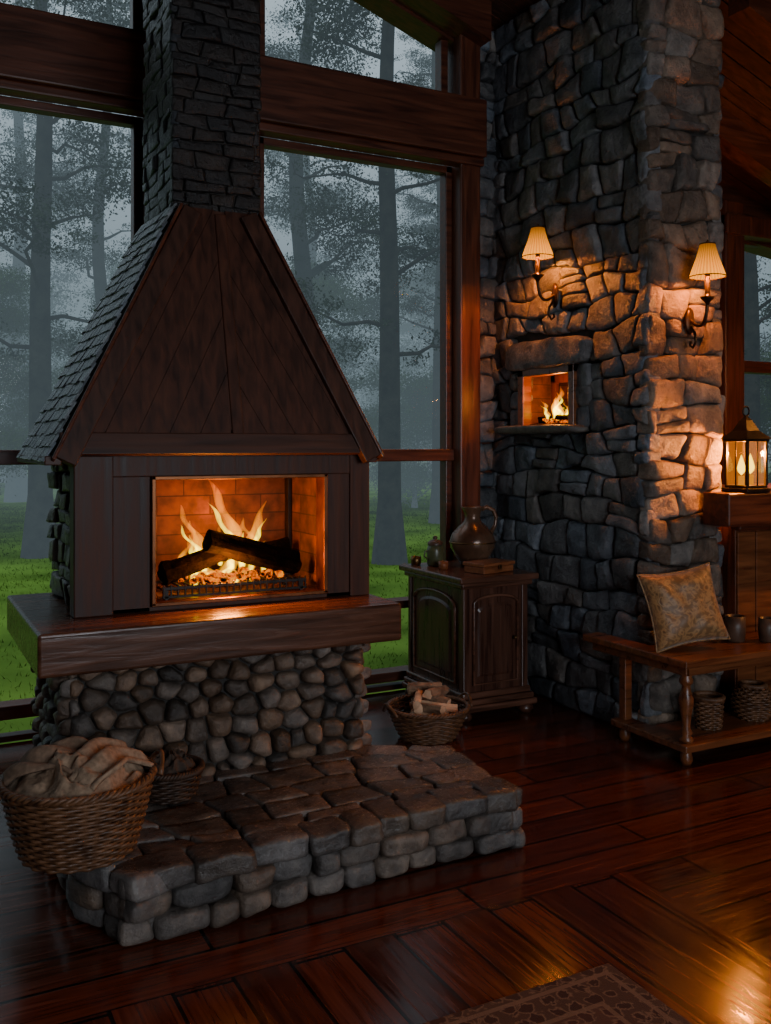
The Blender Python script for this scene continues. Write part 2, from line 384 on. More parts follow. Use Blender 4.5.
def rock(mb,c,half,rz,rng,k=4.0,amp=.012,freq=9,col=(.2,.2,.2)):
    c=Vector(c); sd=Vector((rng.uniform(0,50),rng.uniform(0,50),rng.uniform(0,50))); ca,sa=math.cos(rz),math.sin(rz)
    ta=rng.uniform(-.12,.12); tb_=rng.uniform(-.12,.12); vs=[]
    for p in RV:
        m=(abs(p.x)**k+abs(p.y)**k+abs(p.z)**k)**(1/k); q=p/m
        x=q.x*half[0]*(1+ta*q.z); y=q.y*half[1]; z=q.z*half[2]*(1+tb_*q.x)
        P=Vector((c.x+x*ca-y*sa,c.y+x*sa+y*ca,c.z+z)); vs.append(P+noise.noise_vector(P*freq+sd)*amp+noise.noise_vector(P*freq*2.6+sd)*amp*.5)
    mb.add(vs,RF,col)
X=Vector((1,0,0));Y=Vector((0,1,0));Z=Vector((0,0,1))

# ================================================================= CAMERA
cam=D.cameras.new('camera'); co=D.objects.new('camera',cam); COL.objects.link(co)
co.location=(0,0,1.5); co.rotation_euler=(math.radians(90),0,-math.atan2(.463,.8864))
cam.lens=33.33; cam.sensor_width=36; cam.shift_y=-67/1024; cam.clip_end=300
bpy.context.scene.camera=co

# ================================================================= WORLD
w=D.worlds.new('dusk_sky'); bpy.context.scene.world=w; w.use_nodes=True; nt=w.node_tree
bg=nt.nodes['Background']; tc=nd(nt,'ShaderNodeTexCoord'); s=nd(nt,'ShaderNodeSeparateXYZ'); lk(nt,tc,'Generated',s,0)
r=ramp(nt,[(0,HAZE),(.12,(.20,.265,.30)),(.42,(.44,.55,.62)),(1,(1.0,1.2,1.35))]); lk(nt,s,2,r,0); lk(nt,r,0,bg,'Color'); bg.inputs[1].default_value=1

# ================================================================= ROOM SHELL
def zc(x): return 4.2-.35*(x-3.44) if x>=1 else 5.054-.35*(1-x)
struct(boxes('floor',[(-2.7,7.1,-2.7,5.1,-.12,0)],M['floor'],bevel=0),'glossy dark red-brown wooden plank floor','floor')
mbv=[];mbf=[]
def addpw(pts,y0,y1):
    n=len(pts); o=len(mbv)
    mbv.extend([(p[0],y0,p[1]) for p in pts]+[(p[0],y1,p[1]) for p in pts])
    mbf.extend([tuple(o+i for i in range(n)),tuple(o+i for i in range(n,2*n))[::-1]]+[(o+i,o+(i+1)%n,o+n+(i+1)%n,o+n+i) for i in range(n)])
addpw([(-2.7,-.12),(-2.2,-.12),(-2.2,3.9),(-2.7,3.75)],5.1,5.3)
addpw([(-2.7,zc(-2.7)-.26),(1,5.05-.26),(1,5.2),(-2.7,zc(-2.7)+.1)],5.1,5.3)
addpw([(1,5.05-.26),(3.28,zc(3.28)-.26),(3.28,zc(3.28)+.1),(1,5.2)],5.1,5.3)
addpw([(3.28,-.12),(5.5,-.12),(5.5,zc(5.5)+.1),(3.28,zc(3.28)+.1)],5.1,5.3)
addpw([(5.5,3.08),(7.1,3.08-.2),(7.1,zc(7.1)+.1),(5.5,zc(5.5)+.1)],5.1,5.3)
addpw([(5.5,-.12),(7.1,-.12),(7.1,.7),(5.5,.7)],5.1,5.3)
struct(mobj('wall_back',mbv,mbf,M['wood_red_x']),'dark timber gable wall framing tall windows')
struct(boxes('wall_left',[(-2.8,-2.7,-2.7,5.3,-.12,4.6)],M['plaster'],bevel=0),'dark timber side wall')
struct(boxes('wall_right',[(7.1,7.2,-2.7,5.3,-.12,4.6)],M['plaster'],bevel=0),'dark timber side wall')
struct(boxes('wall_front',[(-2.8,0,-2.8,-2.7,-.12,5.2),(3.2,7.2,-2.8,-2.7,-.12,5.2),(0,3.2,-2.8,-2.7,-.12,.8),(0,3.2,-2.8,-2.7,2.7,5.2)],M['plaster'],bevel=0),'dark timber wall with an opening added for fill light')
def slab(x0,x1,y0,y1):
    a=zc(x0);b=zc(x1)
    return [(x0,y0,a),(x1,y0,b),(x1,y1,b),(x0,y1,a),(x0,y0,a+.12),(x1,y0,b+.12),(x1,y1,b+.12),(x0,y1,a+.12)]
cf=[(0,1,2,3),(7,6,5,4),(0,4,5,1),(1,5,6,2),(2,6,7,3),(3,7,4,0)]
v=[];f=[]
yy=-2.8
while yy<5.3:
    for (a,b) in ((-2.8,1),(1,7.2)):
        o=len(v); v+=slab(a,b,yy+.005,yy+.145); f+=[tuple(i+o for i in q) for q in cf]
    yy+=.15
for (a,b) in ((-2.8,1),(1,7.2)):
    o=len(v); sl=[(p[0],p[1],p[2]+.03) for p in slab(a,b,-2.8,5.4)]; v+=sl; f+=[tuple(i+o for i in q) for q in cf]
struct(mobj('ceiling',v,f,M['ceil']),'sloping dark wood plank ceiling','ceiling')
def rafter(i,x0,x1,y,wd=.14,h=.2):
    a=zc(x0);b=zc(x1)
    v=[(x0,y-wd/2,a-h),(x1,y-wd/2,b-h),(x1,y+wd/2,b-h),(x0,y+wd/2,a-h),(x0,y-wd/2,a-.002),(x1,y-wd/2,b-.002),(x1,y+wd/2,b-.002),(x0,y+wd/2,a-.002)]
    struct(mobj('trim_%d'%i,v,cf,M['wood_red_x']),'heavy dark timber rafter under the ceiling','beam')
rafter(1,4.0,7.1,4.55); rafter(2,4.0,7.1,3.6); rafter(3,1.0,7.1,1.9); rafter(4,1.5,3.30,5.0,.2,.24)
struct(boxes('trim_5',[(-2.6,3.31,4.96,5.12,3.30,3.66),(-2.6,3.31,4.99,5.1,3.25,3.30)],M['wood_red_x'],bevel=.01),'thick horizontal timber beam across the windows','beam')
struct(boxes('trim_6',[(1.2,1.85,5.06,5.26,0,5.0)],M['wood_dark'],bevel=.01),'wide dark timber post between windows','post')
struct(boxes('trim_7',[(3.15,3.30,5.02,5.24,0,4.2)],M['wood_red_z'],bevel=.01),'reddish timber post beside stone pillar','post')
struct(boxes('trim_8',[(5.42,5.62,5.0,5.26,0,3.3),(5.42,7.1,4.98,5.12,3.05,3.2)],M['wood_red_z'],bevel=.01),'reddish timber window surround','post')

def window(i,x0,x1,z0,z1,rails,mull,label,top=None):
    t=.045
    L=[(x0,x0+t,5.12,5.2,z0,z1),(x1-t,x1,5.12,5.2,z0,z1),(x0,x1,5.12,5.2,z0,z0+.03),(x0,x1,5.12,5.2,z1-t,z1)]
    for a,b in rails: L.append((x0,x1,5.09,5.21,a,b))
    for m in mull: L.append((m-.03,m+.03,5.1,5.2,z0,z1))
    o=boxes('window_%d'%i,L,M['wood_red_x'],bevel=.006)
    struct(o,label,'window')
    boxes('glass_pane',[(x0+.01,x1-.01,5.165,5.169,z0+.01,z1-.01)],M['glass'],o,bevel=0)
window(1,-2.2,1.2,0,3.26,[(.12,.19),(1.40,1.475)],[-.5],'tall fixed window overlooking misty forest')
window(2,1.85,3.15,0,3.26,[(.06,.12),(.50,.55),(1.40,1.475)],[],'tall fixed window overlooking misty forest')
window(5,5.62,7.0,.7,3.07,[(2.05,2.14)],[],'smaller framed window with dusk view')
def gwindow(i,x0,x1,label):
    t=.05
    za=zc(x0)-.26; zb=zc(x1)-.26
    o=boxes('window_%d'%i,[(x0,x0+t,5.12,5.2,3.66,za),(x1-t,x1,5.12,5.2,3.66,zb),(x0,x1,5.12,5.2,3.66,3.72)],M['wood_red_x'],bevel=.005)
    struct(o,label,'window')
    mobj('glass_pane',[(x0,5.167,3.67),(x1,5.167,3.67),(x1,5.167,zb),(x0,5.167,za)],[(0,1,2,3)],M['glass'],o)
gwindow(3,-2.2,1.2,'upper gable window with sloping top')
gwindow(4,1.85,3.12,'upper gable window with sloping top')
o=boxes('window_6',[(0,.06,-2.79,-2.71,.8,2.7),(3.14,3.2,-2.79,-2.71,.8,2.7),(0,3.2,-2.79,-2.71,.8,.86),(0,3.2,-2.79,-2.71,2.64,2.7),(1.57,1.63,-2.79,-2.71,.8,2.7)],M['wood_red_z'])  # unseen window added behind the camera to bring in fill light
struct(o,'unseen wide window added for cool fill light','window')
al=D.lights.new('added_daylight','AREA'); al.shape='RECTANGLE'; al.size=3.1; al.size_y=1.8; al.energy=150; al.color=(.84,.91,1)
ao=D.objects.new('added_daylight',al); ao.location=(1.6,-2.9,1.75); ao.rotation_euler=(math.radians(90),0,0); link(ao)  # cool area light added behind the camera as fill

# ================================================================= OUTDOORS
nx,ny=90,90; v=[];f=[]
def gh(x,y): return -.12+.12*noise.noise(Vector((x*.25,y*.25,0)))*min(1,(y-5.3)/5)+.022*max(0,y-10)
for j in range(ny):
    for i in range(nx):
        x=-22+64*i/(nx-1); y=5.35+52*(j/(ny-1))**1.6
        v.append((x,y,gh(x,y)))
for j in range(ny-1):
    for i in range(nx-1): a=j*nx+i; f.append((a,a+1,a+nx+1,a+nx))
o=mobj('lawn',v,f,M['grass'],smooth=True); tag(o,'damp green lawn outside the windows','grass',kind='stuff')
npr=np.random.RandomState(4)
def quads(name,P,size,mat,parent,rs,up=None):
    n=len(P); a=rs.normal(size=(n,3)); a/=np.linalg.norm(a,axis=1)[:,None]; b=rs.normal(size=(n,3)); b=np.cross(a,b); b/=np.linalg.norm(b,axis=1)[:,None]
    sz=(size*rs.uniform(.5,1.3,n))[:,None]
    V=np.stack([P-a*sz,P-b*sz*.5,P+a*sz,P+b*sz*.5],1).reshape(-1,3)
    me=D.meshes.new(name); me.vertices.add(4*n); me.vertices.foreach_set('co',V.ravel())
    me.loops.add(4*n); me.loops.foreach_set('vertex_index',np.arange(4*n)); me.polygons.add(n)
    me.polygons.foreach_set('loop_start',np.arange(0,4*n,4)); me.polygons.foreach_set('loop_total',np.full(n,4))
    me.update(calc_edges=True); me.materials.append(mat); return me
n=60000; px=npr.uniform(-6,16,n); py=5.6+npr.uniform(0,1,n)**1.2*16
hgt=npr.uniform(.012,.04,n); wd=.004+.0009*(py-5); ang=npr.uniform(0,3.14,n)
lean=npr.normal(0,.02,(n,2))
gz=np.array([gh(a,b) for a,b in zip(px,py)])
A=np.stack([px-np.cos(ang)*wd,py-np.sin(ang)*wd,gz-.01],1);B=np.stack([px+np.cos(ang)*wd,py+np.sin(ang)*wd,gz-.01],1);Cc=np.stack([px+lean[:,0],py+lean[:,1],gz+hgt],1)
V=np.stack([A,B,Cc],1).reshape(-1,3)
me=D.meshes.new('grass'); me.vertices.add(3*n); me.vertices.foreach_set('co',V.ravel()); me.loops.add(3*n); me.loops.foreach_set('vertex_index',np.arange(3*n)); me.polygons.add(n)
me.polygons.foreach_set('loop_start',np.arange(0,3*n,3)); me.polygons.foreach_set('loop_total',np.full(n,3)); me.update(calc_edges=True); me.materials.append(M['grass'])
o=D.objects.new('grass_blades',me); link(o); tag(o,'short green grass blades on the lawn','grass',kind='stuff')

def tree_data(seed,H,r0,first,spread,nb,nleaf,lsz,fat=.22,wob=.22,clump=2,csp=.3):
    rg=random.Random(seed); rs=np.random.RandomState(seed)
    tv=[];tf=[]
    def addt(path,rad,seg):
        v,f=tube(path,rad,seg,cap=False); o=len(tv); tv.extend(v); tf.extend([tuple(i+o for i in q) for q in f])
    path=[];n=14
    for i in range(n):
        t=i/(n-1); path.append(Vector((wob*noise.noise(Vector((seed,t*3,0)))*t*2,wob*noise.noise(Vector((seed,t*3,9)))*t*2,t*H)))
    addt(path,[r0*(1.5 if i==0 else 1)*(1-.75*i/(n-1)) for i in range(n)],10)
    pts=[]
    for b in range(nb):
        h=first+(H*.97-first)*((b+rg.random())/nb); t=h/H*(n-1); i=min(n-2,int(t)); s=path[i].lerp(path[i+1],t-i)
        az=rg.uniform(0,6.28); q=(h-first)/(H-first)
        L=spread*(1-.6*q)*rg.uniform(.5,1.2)*(.55+.45*min(1,q*4+.3)); rise=rg.uniform(.1,.8)
        d=Vector((math.cos(az),math.sin(az),0)); bp=[s]
        for k in range(1,6):
            u=k/5; bp.append(s+d*L*u+Z*(rise*L*(u-.4*u*u))+Vector((rg.uniform(-1,1),rg.uniform(-1,1),rg.uniform(-1,1)))*.06*L)
        addt(bp,[r0*.20*(1-.85*k/5) for k in range(6)],5)
        leafy=rg.random()<.85
        for k in range(2,6):
            dd=Vector((rg.uniform(-1,1),rg.uniform(-1,1),rg.uniform(-.2,.7))).normalized(); l=L*.25*rg.uniform(.5,1)
            e=bp[k]+dd*l; addt([bp[k],bp[k].lerp(e,.5)+Z*.03,e],[r0*.06,r0*.035,r0*.012],4)
            if leafy and (k>2 or rg.random()<.5):
                for _ in range(clump): pts.append(tuple(bp[k].lerp(e,rg.uniform(.3,1.2))+Vector((rg.gauss(0,csp),rg.gauss(0,csp),rg.gauss(0,csp*.5)))))
    pts=np.array(pts); cs=rs.uniform(.5,1.6,len(pts)); idx=rs.choice(len(pts),nleaf,p=cs**2/np.sum(cs**2)); P=pts[idx]+rs.normal(0,fat,(nleaf,3))*np.array([1,1,.5])*cs[idx][:,None]
    tm=D.meshes.new('trunk'); tm.from_pydata([tuple(x) for x in tv],[],tf); tm.materials.append(M['trunk']); tm.polygons.foreach_set('use_smooth',[True]*len(tm.polygons))
    return tm,P,rs
T=[]
for sd,H,r0,fi,sp,nb,nl,ls,fat in [(11,12,.19,3.0,2.3,26,42000,.026,.14),(12,11,.17,2.6,2.2,24,38000,.026,.14),(13,13,.18,4.0,1.9,26,40000,.025,.13)]:
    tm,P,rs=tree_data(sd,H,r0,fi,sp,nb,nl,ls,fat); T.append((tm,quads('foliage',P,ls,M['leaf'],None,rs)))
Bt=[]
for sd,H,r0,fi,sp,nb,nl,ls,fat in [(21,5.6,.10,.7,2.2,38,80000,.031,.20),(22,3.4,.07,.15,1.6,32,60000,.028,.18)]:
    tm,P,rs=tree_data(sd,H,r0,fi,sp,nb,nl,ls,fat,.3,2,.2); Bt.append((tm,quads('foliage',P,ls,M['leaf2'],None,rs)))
def plant(kind,x,y,s,rz,name,label,cat,grp):
    tm,lm=kind; e=empty(name,(x,y,gh(x,y)-.04),rz); e.scale=(s,s,s)
    for nme,me in (('trunk',tm),('foliage',lm)):
        o=D.objects.new(nme,me); link(o,e,False)
        if nme=='foliage': o['kind']='stuff'
    tag(e,label,cat,grp)
tall=[(6.0,14.3,0,1.0),(6.07,11.5,1,1.05),(9.3,15.6,2,.8),(1.82,13.7,1,1.05),(3.3,16.8,0,.85),(2.6,23.4,2,1.1),(9.6,22.7,1,1.1),(12.9,21,2,1.0),(11.25,9.9,1,.95),(15.8,14.3,0,1)]
for i,(x,y,k,s) in enumerate(tall):
    plant(T[k],x,y,s,i*1.7,'forest_tree','tall dark tree with bare trunk and painted-in mist','tree','tall trees outside in the mist')
bush=[(5.6,22.5,0,1.0),(.3,21.0,1,1.2),(7.2,29,0,1.3),(12,30,1,1.6),(10.9,19.4,1,.9),(13.0,16.0,0,.8),(16.5,21,1,1.4),(3.0,30,1,1.6),(-2,26,0,1.2),(13.8,11.6,1,.9),(17,29,0,1.4),
      (8.1,18.6,0,.95),(11.4,15.2,1,.7),(1.3,17.9,0,.8),(4.3,19.6,1,1.0)]
for i,(x,y,k,s) in enumerate(bush):
    plant(Bt[k],x,y,s,i*2.3,'leafy_tree','low leafy green tree with painted-in mist fade','tree','leafy undergrowth trees outside')

# ================================================================= FIREPLACE
F=empty('fireplace',(1.2,3.6,0)); tag(F,'rustic stone fireplace with gabled timber hood and slate sides','fireplace')
rs_=random.Random(5)
hp=[(.625,2.84),(2.06,2.90),(2.11,3.44),(1.84,3.62),(.50,3.62),(.50,3.10)]
inn=[(.72,2.955),(1.97,3.005),(2.01,3.40),(1.80,3.64),(.60,3.64),(.60,3.20)]
v,f=prism(inn,0,.17)
hearth=mobj('hearth_platform',v,f,M['mortar'],F)
mb=MB(); mbt=MB()
cobc=(.135,.110,.094)
def edge_rocks(a,b,zr,cw,dep,first):
    a=Vector((a[0],a[1],0)); b=Vector((b[0],b[1],0)); U=(b-a); L=U.length; U.normalize(); N=U.cross(Z); rz=math.atan2(U.y,U.x)
    for ri,(z0,z1) in enumerate(zr):
        x=-.02 if first else .03
        top=ri==len(zr)-1
        while x<L-.02:
            wd=cw*rs_.uniform(.65,1.5)*(1.2 if top else 1); wd=min(wd,L+.04-x)
            if wd<.05: break
            dp=dep*rs_.uniform(.9,1.1); c=a+U*(x+wd/2)-N*(dp/2+rs_.uniform(-.016,.012))
            rock(mbt if top else mb,(c.x,c.y,(z0+z1)/2),(wd/2*1.0,dp/2,(z1-z0)/2*rs_.uniform(.98,1.03)),rz+rs_.uniform(-.05,.05),rs_,9 if top else 4.6,.0075 if top else .010,8,scol(rs_,cobc,.4,.25)); x+=wd
zr=[(.002,.078),(.074,.152),(.148,.220)]
for i,(a,b) in enumerate(((hp[5],hp[0]),(hp[0],hp[1]),(hp[1],hp[2]),(hp[2],hp[3]),(hp[4],hp[5]))):
    edge_rocks(a,b,zr,.14,.15,True)
sub('edge_stones',mb,M['cobble'],hearth)
x0,y0=.54,2.93
for p in courses(1.56,.74,.19,.135,.22,rs_,.12):
    q=[(a+x0,b+y0) for a,b in p]
    n=len(inn)
    for i in range(n):
        a=inn[i];b=inn[(i+1)%n]; nx_,ny_=(b[1]-a[1]),-(b[0]-a[0]); q=clipp(q,nx_,ny_,nx_*a[0]+ny_*a[1])
        if len(q)<3: break
    if len(q)<3 or parea(q)<.002: continue
    add_stone(mbt,q,Vector((0,0,.165)),X,Y,Z,.053,.0035,PROF['flat'],rs_,.005,8,scol(rs_,(.125,.100,.085),.4,.2),.12,2,(.92,1.06),.04)
sub('paving_stones',mbt,M['paver'],hearth)
base=boxes('stone_base',[(.60,1.76,3.65,4.3,0,.69)],M['mortar'],F,bevel=0)
mb=MB()
for (a,b) in (((.60,4.3),(.60,3.65)),((.60,3.65),(1.77,3.65)),((1.77,3.65),(1.77,4.3))):
    A=Vector((a[0],a[1],.0));Bv=Vector((b[0],b[1],.0)); U=Bv-A; L=U.length; U.normalize(); N=U.cross(Z)
    stone_face(mb,A-U*.02,U,Z,N,L+.04,.70,.092,.076,rs_,depth=.056,gap=.003,prof='cobble',base=(.15,.108,.082),jit=.38,ani=1.05,amp=.006,cut=.25,it=3,var=.6,warm=.35,dv=(.65,1.15),tilt=.15)
sub('cobbles',mb,M['cobble'],base)
mt=boxes('mantel_slab',[(.45,1.88,3.45,4.43,.69,.845)],M['mantel'],F,bevel=.012,seg=3)
body=boxes('timber_body',[(.62,.905,3.72,3.80,.845,1.48),(1.655,1.85,3.72,3.80,.845,1.48),(.62,1.85,3.715,3.80,1.375,1.48),(.62,1.85,3.72,3.80,.845,.868),
   (.612,.76,3.708,3.80,.845,1.46)],M['hood_wood'],F,bevel=.005)
boxes('corner_board',[(1.765,1.858,3.708,3.80,.845,1.46)],M['hood_wood'],F,bevel=.004)
core=boxes('body_core',[(.68,.885,3.80,4.45,.846,1.5),(1.68,1.80,3.80,4.45,.846,1.5),(.68,1.80,4.16,4.45,.846,1.5),(.88,1.69,3.80,4.2,1.40,1.5)],M['mortar'],F,bevel=0)
mb=MB()
stone_face(mb,(.68,4.46,.846),-Y,Z,-X,.66,.62,.13,.075,rs_,depth=.05,gap=.004,base=(.12,.11,.105),jit=.25,course=True,prof='block',cut=.15)
sub('side_stones',mb,M['cobble'],core)
mb=MB()
stone_face(mb,(1.80,3.80,.846),Y,Z,X,.66,.62,.13,.075,rs_,depth=.05,gap=.004,base=(.12,.11,.105),jit=.25,course=True,prof='block',cut=.15)
sub('side_stones',mb,M['cobble'],core)
fb=boxes('firebox',[(.885,.91,3.77,4.16,.868,1.40),(1.65,1.68,3.77,4.16,.868,1.40),(.885,1.68,4.13,4.16,.868,1.40),(.885,1.68,3.77,4.16,.85,.875),(.885,1.68,3.77,4.16,1.37,1.40)],M['brick'],F,bevel=0)
boxes('opening_frame',[(.905,.922,3.70,3.79,.868,1.378),(1.638,1.656,3.70,3.79,.868,1.378),(.905,1.656,3.70,3.79,1.362,1.378),(.905,1.656,3.70,3.79,.866,.882)],M['copper'],F,bevel=.003)
boxes('corner_strip',[(1.628,1.648,4.09,4.13,.875,1.37)],M['iron'],F,bevel=.003)
def plane_frame(p0,p1,p2):
    U=(p1-p0).normalized(); N=U.cross(p2-p0).normalized(); V=N.cross(U); return U,V,N
A=Vector((.555,3.665,1.46));Bp=Vector((1.855,3.665,1.46));Cp=Vector((1.40,3.93,2.50));Dp=Vector((1.095,3.93,2.50))
hood=mobj('hood',[A,Bp,Cp,Dp,(.555,4.48,1.46),(1.855,4.48,1.46),(1.40,4.48,2.50),(1.095,4.48,2.50)],
   [(0,1,2,3),(5,4,7,6),(4,0,3,7),(1,5,6,2),(3,2,6,7),(4,5,1,0)],M['wood_dark'],F)
U,V,N=plane_frame(A,Bp,Cp)
if N.y>0: N=-N
V=Vector((0,Cp.y-A.y,Cp.z-A.z)).normalized()
Hh=Vector((0,Cp.y-A.y,Cp.z-A.z)).length
cen=1.2475-A.x
def boards(mb,poly,nx_,ny_,wd,gap,th,O,U,V,N,rng):
    ds=[nx_*p[0]+ny_*p[1] for p in poly]; k0=math.floor(min(ds)/wd); k1=math.ceil(max(ds)/wd)
    for k in range(k0,k1):
        q=clipp(poly,nx_,ny_,(k+1)*wd-gap); 
        if len(q)<3: continue
        q=clipp(q,-nx_,-ny_,-(k*wd+gap))
        if len(q)<3 or parea(q)<.0004: continue
        t=th*rng.uniform(.95,1.05); n=len(q)
        vs=[O+U*a+V*b for a,b in q]+[O+U*a+V*b+N*t for a,b in q]
        fs=[tuple(range(n,2*n))]+[(i,(i+1)%n,n+(i+1)%n,n+i) for i in range(n)]
        mb.add(vs,fs)
mb=MB()
wB=1.30; lt=Dp.x-A.x; rt_=Cp.x-A.x
left=[(.04,.08),(cen-.025,.08),(cen-.025,Hh),(lt,Hh)]
right=[(cen+.025,.08),(wB-.04,.08),(rt_,Hh),(cen+.025,Hh)]
sl=math.atan2(Hh,lt)
boards(mb,left,math.sin(sl),-math.cos(sl),.11,.0010,.010,A,U,V,N,rs_)
boards(mb,right,-math.sin(sl),-math.cos(sl),.11,.0010,.010,A,U,V,N,rs_)
mobj('hood_boards',mb.v,mb.f,M['hood_wood'],F)
def beam(name,mat,p,q,wd,th,side,N):
    d=(q-p).normalized(); s=d.cross(N).normalized()*wd*side
    vs=[]
    for a in (p,q): vs+=[a-N*.01,a+s-N*.01,a+s+N*th,a+N*th]
    o=mobj(name,vs,[(0,1,2,3),(4,5,6,7),(0,1,5,4),(1,2,6,5),(2,3,7,6),(3,0,4,7)],mat,F)
    md=o.modifiers.new('b','BEVEL'); md.width=.005; md.segments=2
beam('rake_board',M['wood_dark'],A-X*.02-V*.01,Dp-X*.005,.08,.036,1,N); beam('rake_board',M['wood_dark'],Bp+X*.02-V*.01,Cp+X*.005,.08,.036,-1,N)
beam('hood_lintel',M['wood_dark_x'],A,Bp,.085,.025,-1,N); beam('center_batten',M['hood_wood'],A+X*(cen-.025)+V*.06,A+X*(cen-.025)+V*(Hh-.02),.05,.018,1,N)
beam('rake_edging',M['wood_red_x'],A-X*.035-V*.02,Dp-X*.025,.014,.045,1,N); beam('rake_edging',M['wood_red_x'],Bp+X*.035-V*.02,Cp+X*.025,.014,.045,-1,N)
def shingles(mb,p00,p10,p01,p11,N,rows,cols,rng):
    for j in range(rows):
        o=rng.uniform(0,1)
        for i in range(-1,cols+1):
            u0=(i+o)/cols;u1=(i+1+o)/cols; u0=max(0,u0);u1=min(1,u1)
            if u1-u0<.02: continue
            v0=j/rows-rng.uniform(0,.010); v1=min(1,(j+1.35)/rows)
            def P(u,v): return p00.lerp(p10,u).lerp(p01.lerp(p11,u),v)
            h=rng.uniform(.013,.020)
            a,b,c,d=P(u0+.003,v0),P(u1-.003,v0),P(u1-.003,v1),P(u0+.003,v1)
            vs=[a+N*(h-.008),b+N*(h-.008),c+N*.0,d+N*.0,a+N*h,b+N*h,c+N*.007,d+N*.007]
            mb.add(vs,[(4,5,6,7),(0,1,5,4),(1,2,6,5),(2,3,7,6),(3,0,4,7),(0,3,2,1)],scol(rng,(.15,.17,.19),.5,.12))
l0,l1,l2,l3=Vector((.51,4.50,1.44)),Vector((.51,3.65,1.44)),Vector((1.055,4.50,2.53)),Vector((1.065,3.92,2.51))
n1=(l1-l0).cross(l2-l0).normalized(); n1=n1 if n1.x<0 else -n1
mb=MB(); shingles(mb,l0,l1,l2,l3,n1,21,10,rs_); mobj('slate_shingles',mb.v,mb.f,M['slate'],F,cols=mb.c)
r0_,r1_,r2_,r3_=Vector((1.875,3.69,1.45)),Vector((1.875,4.50,1.45)),Vector((1.42,3.94,2.51)),Vector((1.42,4.50,2.51))
n2=(r1_-r0_).cross(r2_-r0_).normalized(); n2=n2 if n2.x>0 else -n2
mb=MB(); shingles(mb,r0_,r1_,r2_,r3_,n2,21,10,rs_); mobj('slate_shingles',mb.v,mb.f,M['slate'],F,cols=mb.c)
each('eave_board',[(.50,.56,3.65,4.5,1.425,1.46),(1.82,1.87,3.66,4.5,1.425,1.46)],M['wood_dark_x'],F)
ch=boxes('chimney',[(1.07,1.43,3.97,4.47,2.40,4.93)],M['mortar'],F,bevel=0)
mb=MB()
CK=dict(depth=.024,gap=.0012,prof='block',jit=.28,cut=.12,dv=(.75,1.1),tilt=.08,amp=.006,course=True)
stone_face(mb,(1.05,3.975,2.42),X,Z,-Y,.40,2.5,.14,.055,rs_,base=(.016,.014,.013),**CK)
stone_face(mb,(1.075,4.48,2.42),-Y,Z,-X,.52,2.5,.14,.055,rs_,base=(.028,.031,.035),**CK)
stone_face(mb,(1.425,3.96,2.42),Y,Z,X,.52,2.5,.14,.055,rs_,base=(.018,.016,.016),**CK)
sub('chimney_stones',mb,M['cobble'],ch)

# ================================================================= FIRES
def flame_vol(name,stops,s,z0,z1):
    m,nt,b,o=newmat(name); nt.nodes.remove(b)
    tc=nd(nt,'ShaderNodeTexCoord'); sp=nd(nt,'ShaderNodeSeparateXYZ'); lk(nt,tc,'Object',sp,0)
    mr=nd(nt,'ShaderNodeMapRange'); mr.inputs[1].default_value=z0; mr.inputs[2].default_value=z1; lk(nt,sp,2,mr,0)
    r=ramp(nt,stops); lk(nt,mr,0,r,0)
    mp=nd(nt,'ShaderNodeMapping'); mp.inputs['Scale'].default_value=(1,1,.35); lk(nt,tc,'Object',mp,0)
    n=nd(nt,'ShaderNodeTexNoise',i_Scale=30,i_Detail=3,i_Distortion=.8); lk(nt,mp,0,n,'Vector')
    m2=nd(nt,'ShaderNodeMapRange'); m2.inputs[1].default_value=.36; m2.inputs[2].default_value=.60; m2.inputs[3].default_value=.4*s; m2.inputs[4].default_value=1.5*s; lk(nt,n,'Fac',m2,0)
    e=nd(nt,'ShaderNodeEmission'); lk(nt,r,0,e,'Color'); lk(nt,m2,0,e,'Strength'); lk(nt,e,0,o,'Volume'); return m
def tongues(lst,k=1.0):
    V=[];Fc=[]
    for (x,y,z,h,w,bend,ph) in lst:
        o=len(V); n=26; seg=12
        for i in range(n):
            t=i/(n-1)
            rad=w*k*1.35*((t+.05)**.4)*((1-t)**.9)*(1+.22*math.sin(t*15+ph*3))+.0010
            cx=x+bend*h*(math.sin(t*4.2+ph)-math.sin(ph))*t*.8+.018*t*math.sin(t*13+ph*5); cy=y+.2*bend*h*math.cos(t*3+ph)*t; cz=z+t*h*(1 if k==1 else .74)
            for j in range(seg):
                a=2*math.pi*j/seg; V.append((cx+rad*math.cos(a),cy+rad*.8*math.sin(a),cz))
        for i in range(n-1):
            for j in range(seg): q=(j+1)%seg; Fc.append((o+i*seg+j,o+i*seg+q,o+(i+1)*seg+q,o+(i+1)*seg+j))
        Fc.append(tuple(o+i for i in range(seg))[::-1]); Fc.append(tuple(o+(n-1)*seg+i for i in range(seg)))
    return V,Fc
def fire(loc,lst,sc,label,vox,smul=1):
    e=empty('fire',loc); tag(e,label,'fire')
    zs=max(t[3]+t[2] for t in lst)
    m1=flame_vol('flame_outer',[(0,(1,.42,.0)),(.5,(1,.32,.0)),(1,(1,.14,.0))],32*smul,0,zs)
    m2=flame_vol('flame_inner',[(0,(1,.82,.02)),(.6,(1,.74,.01)),(1,(1,.50,.0))],135*smul,0,zs*.8)
    for nm,k,m in (('flame',1.0,m1),('flame_core',.6,m2)):
        v,f=tongues(lst,k); o=mobj(nm,v,f,m,e,False)
        md=o.modifiers.new('union','REMESH'); md.mode='VOXEL'; md.voxel_size=vox*(1 if k==1 else .8)
    return e
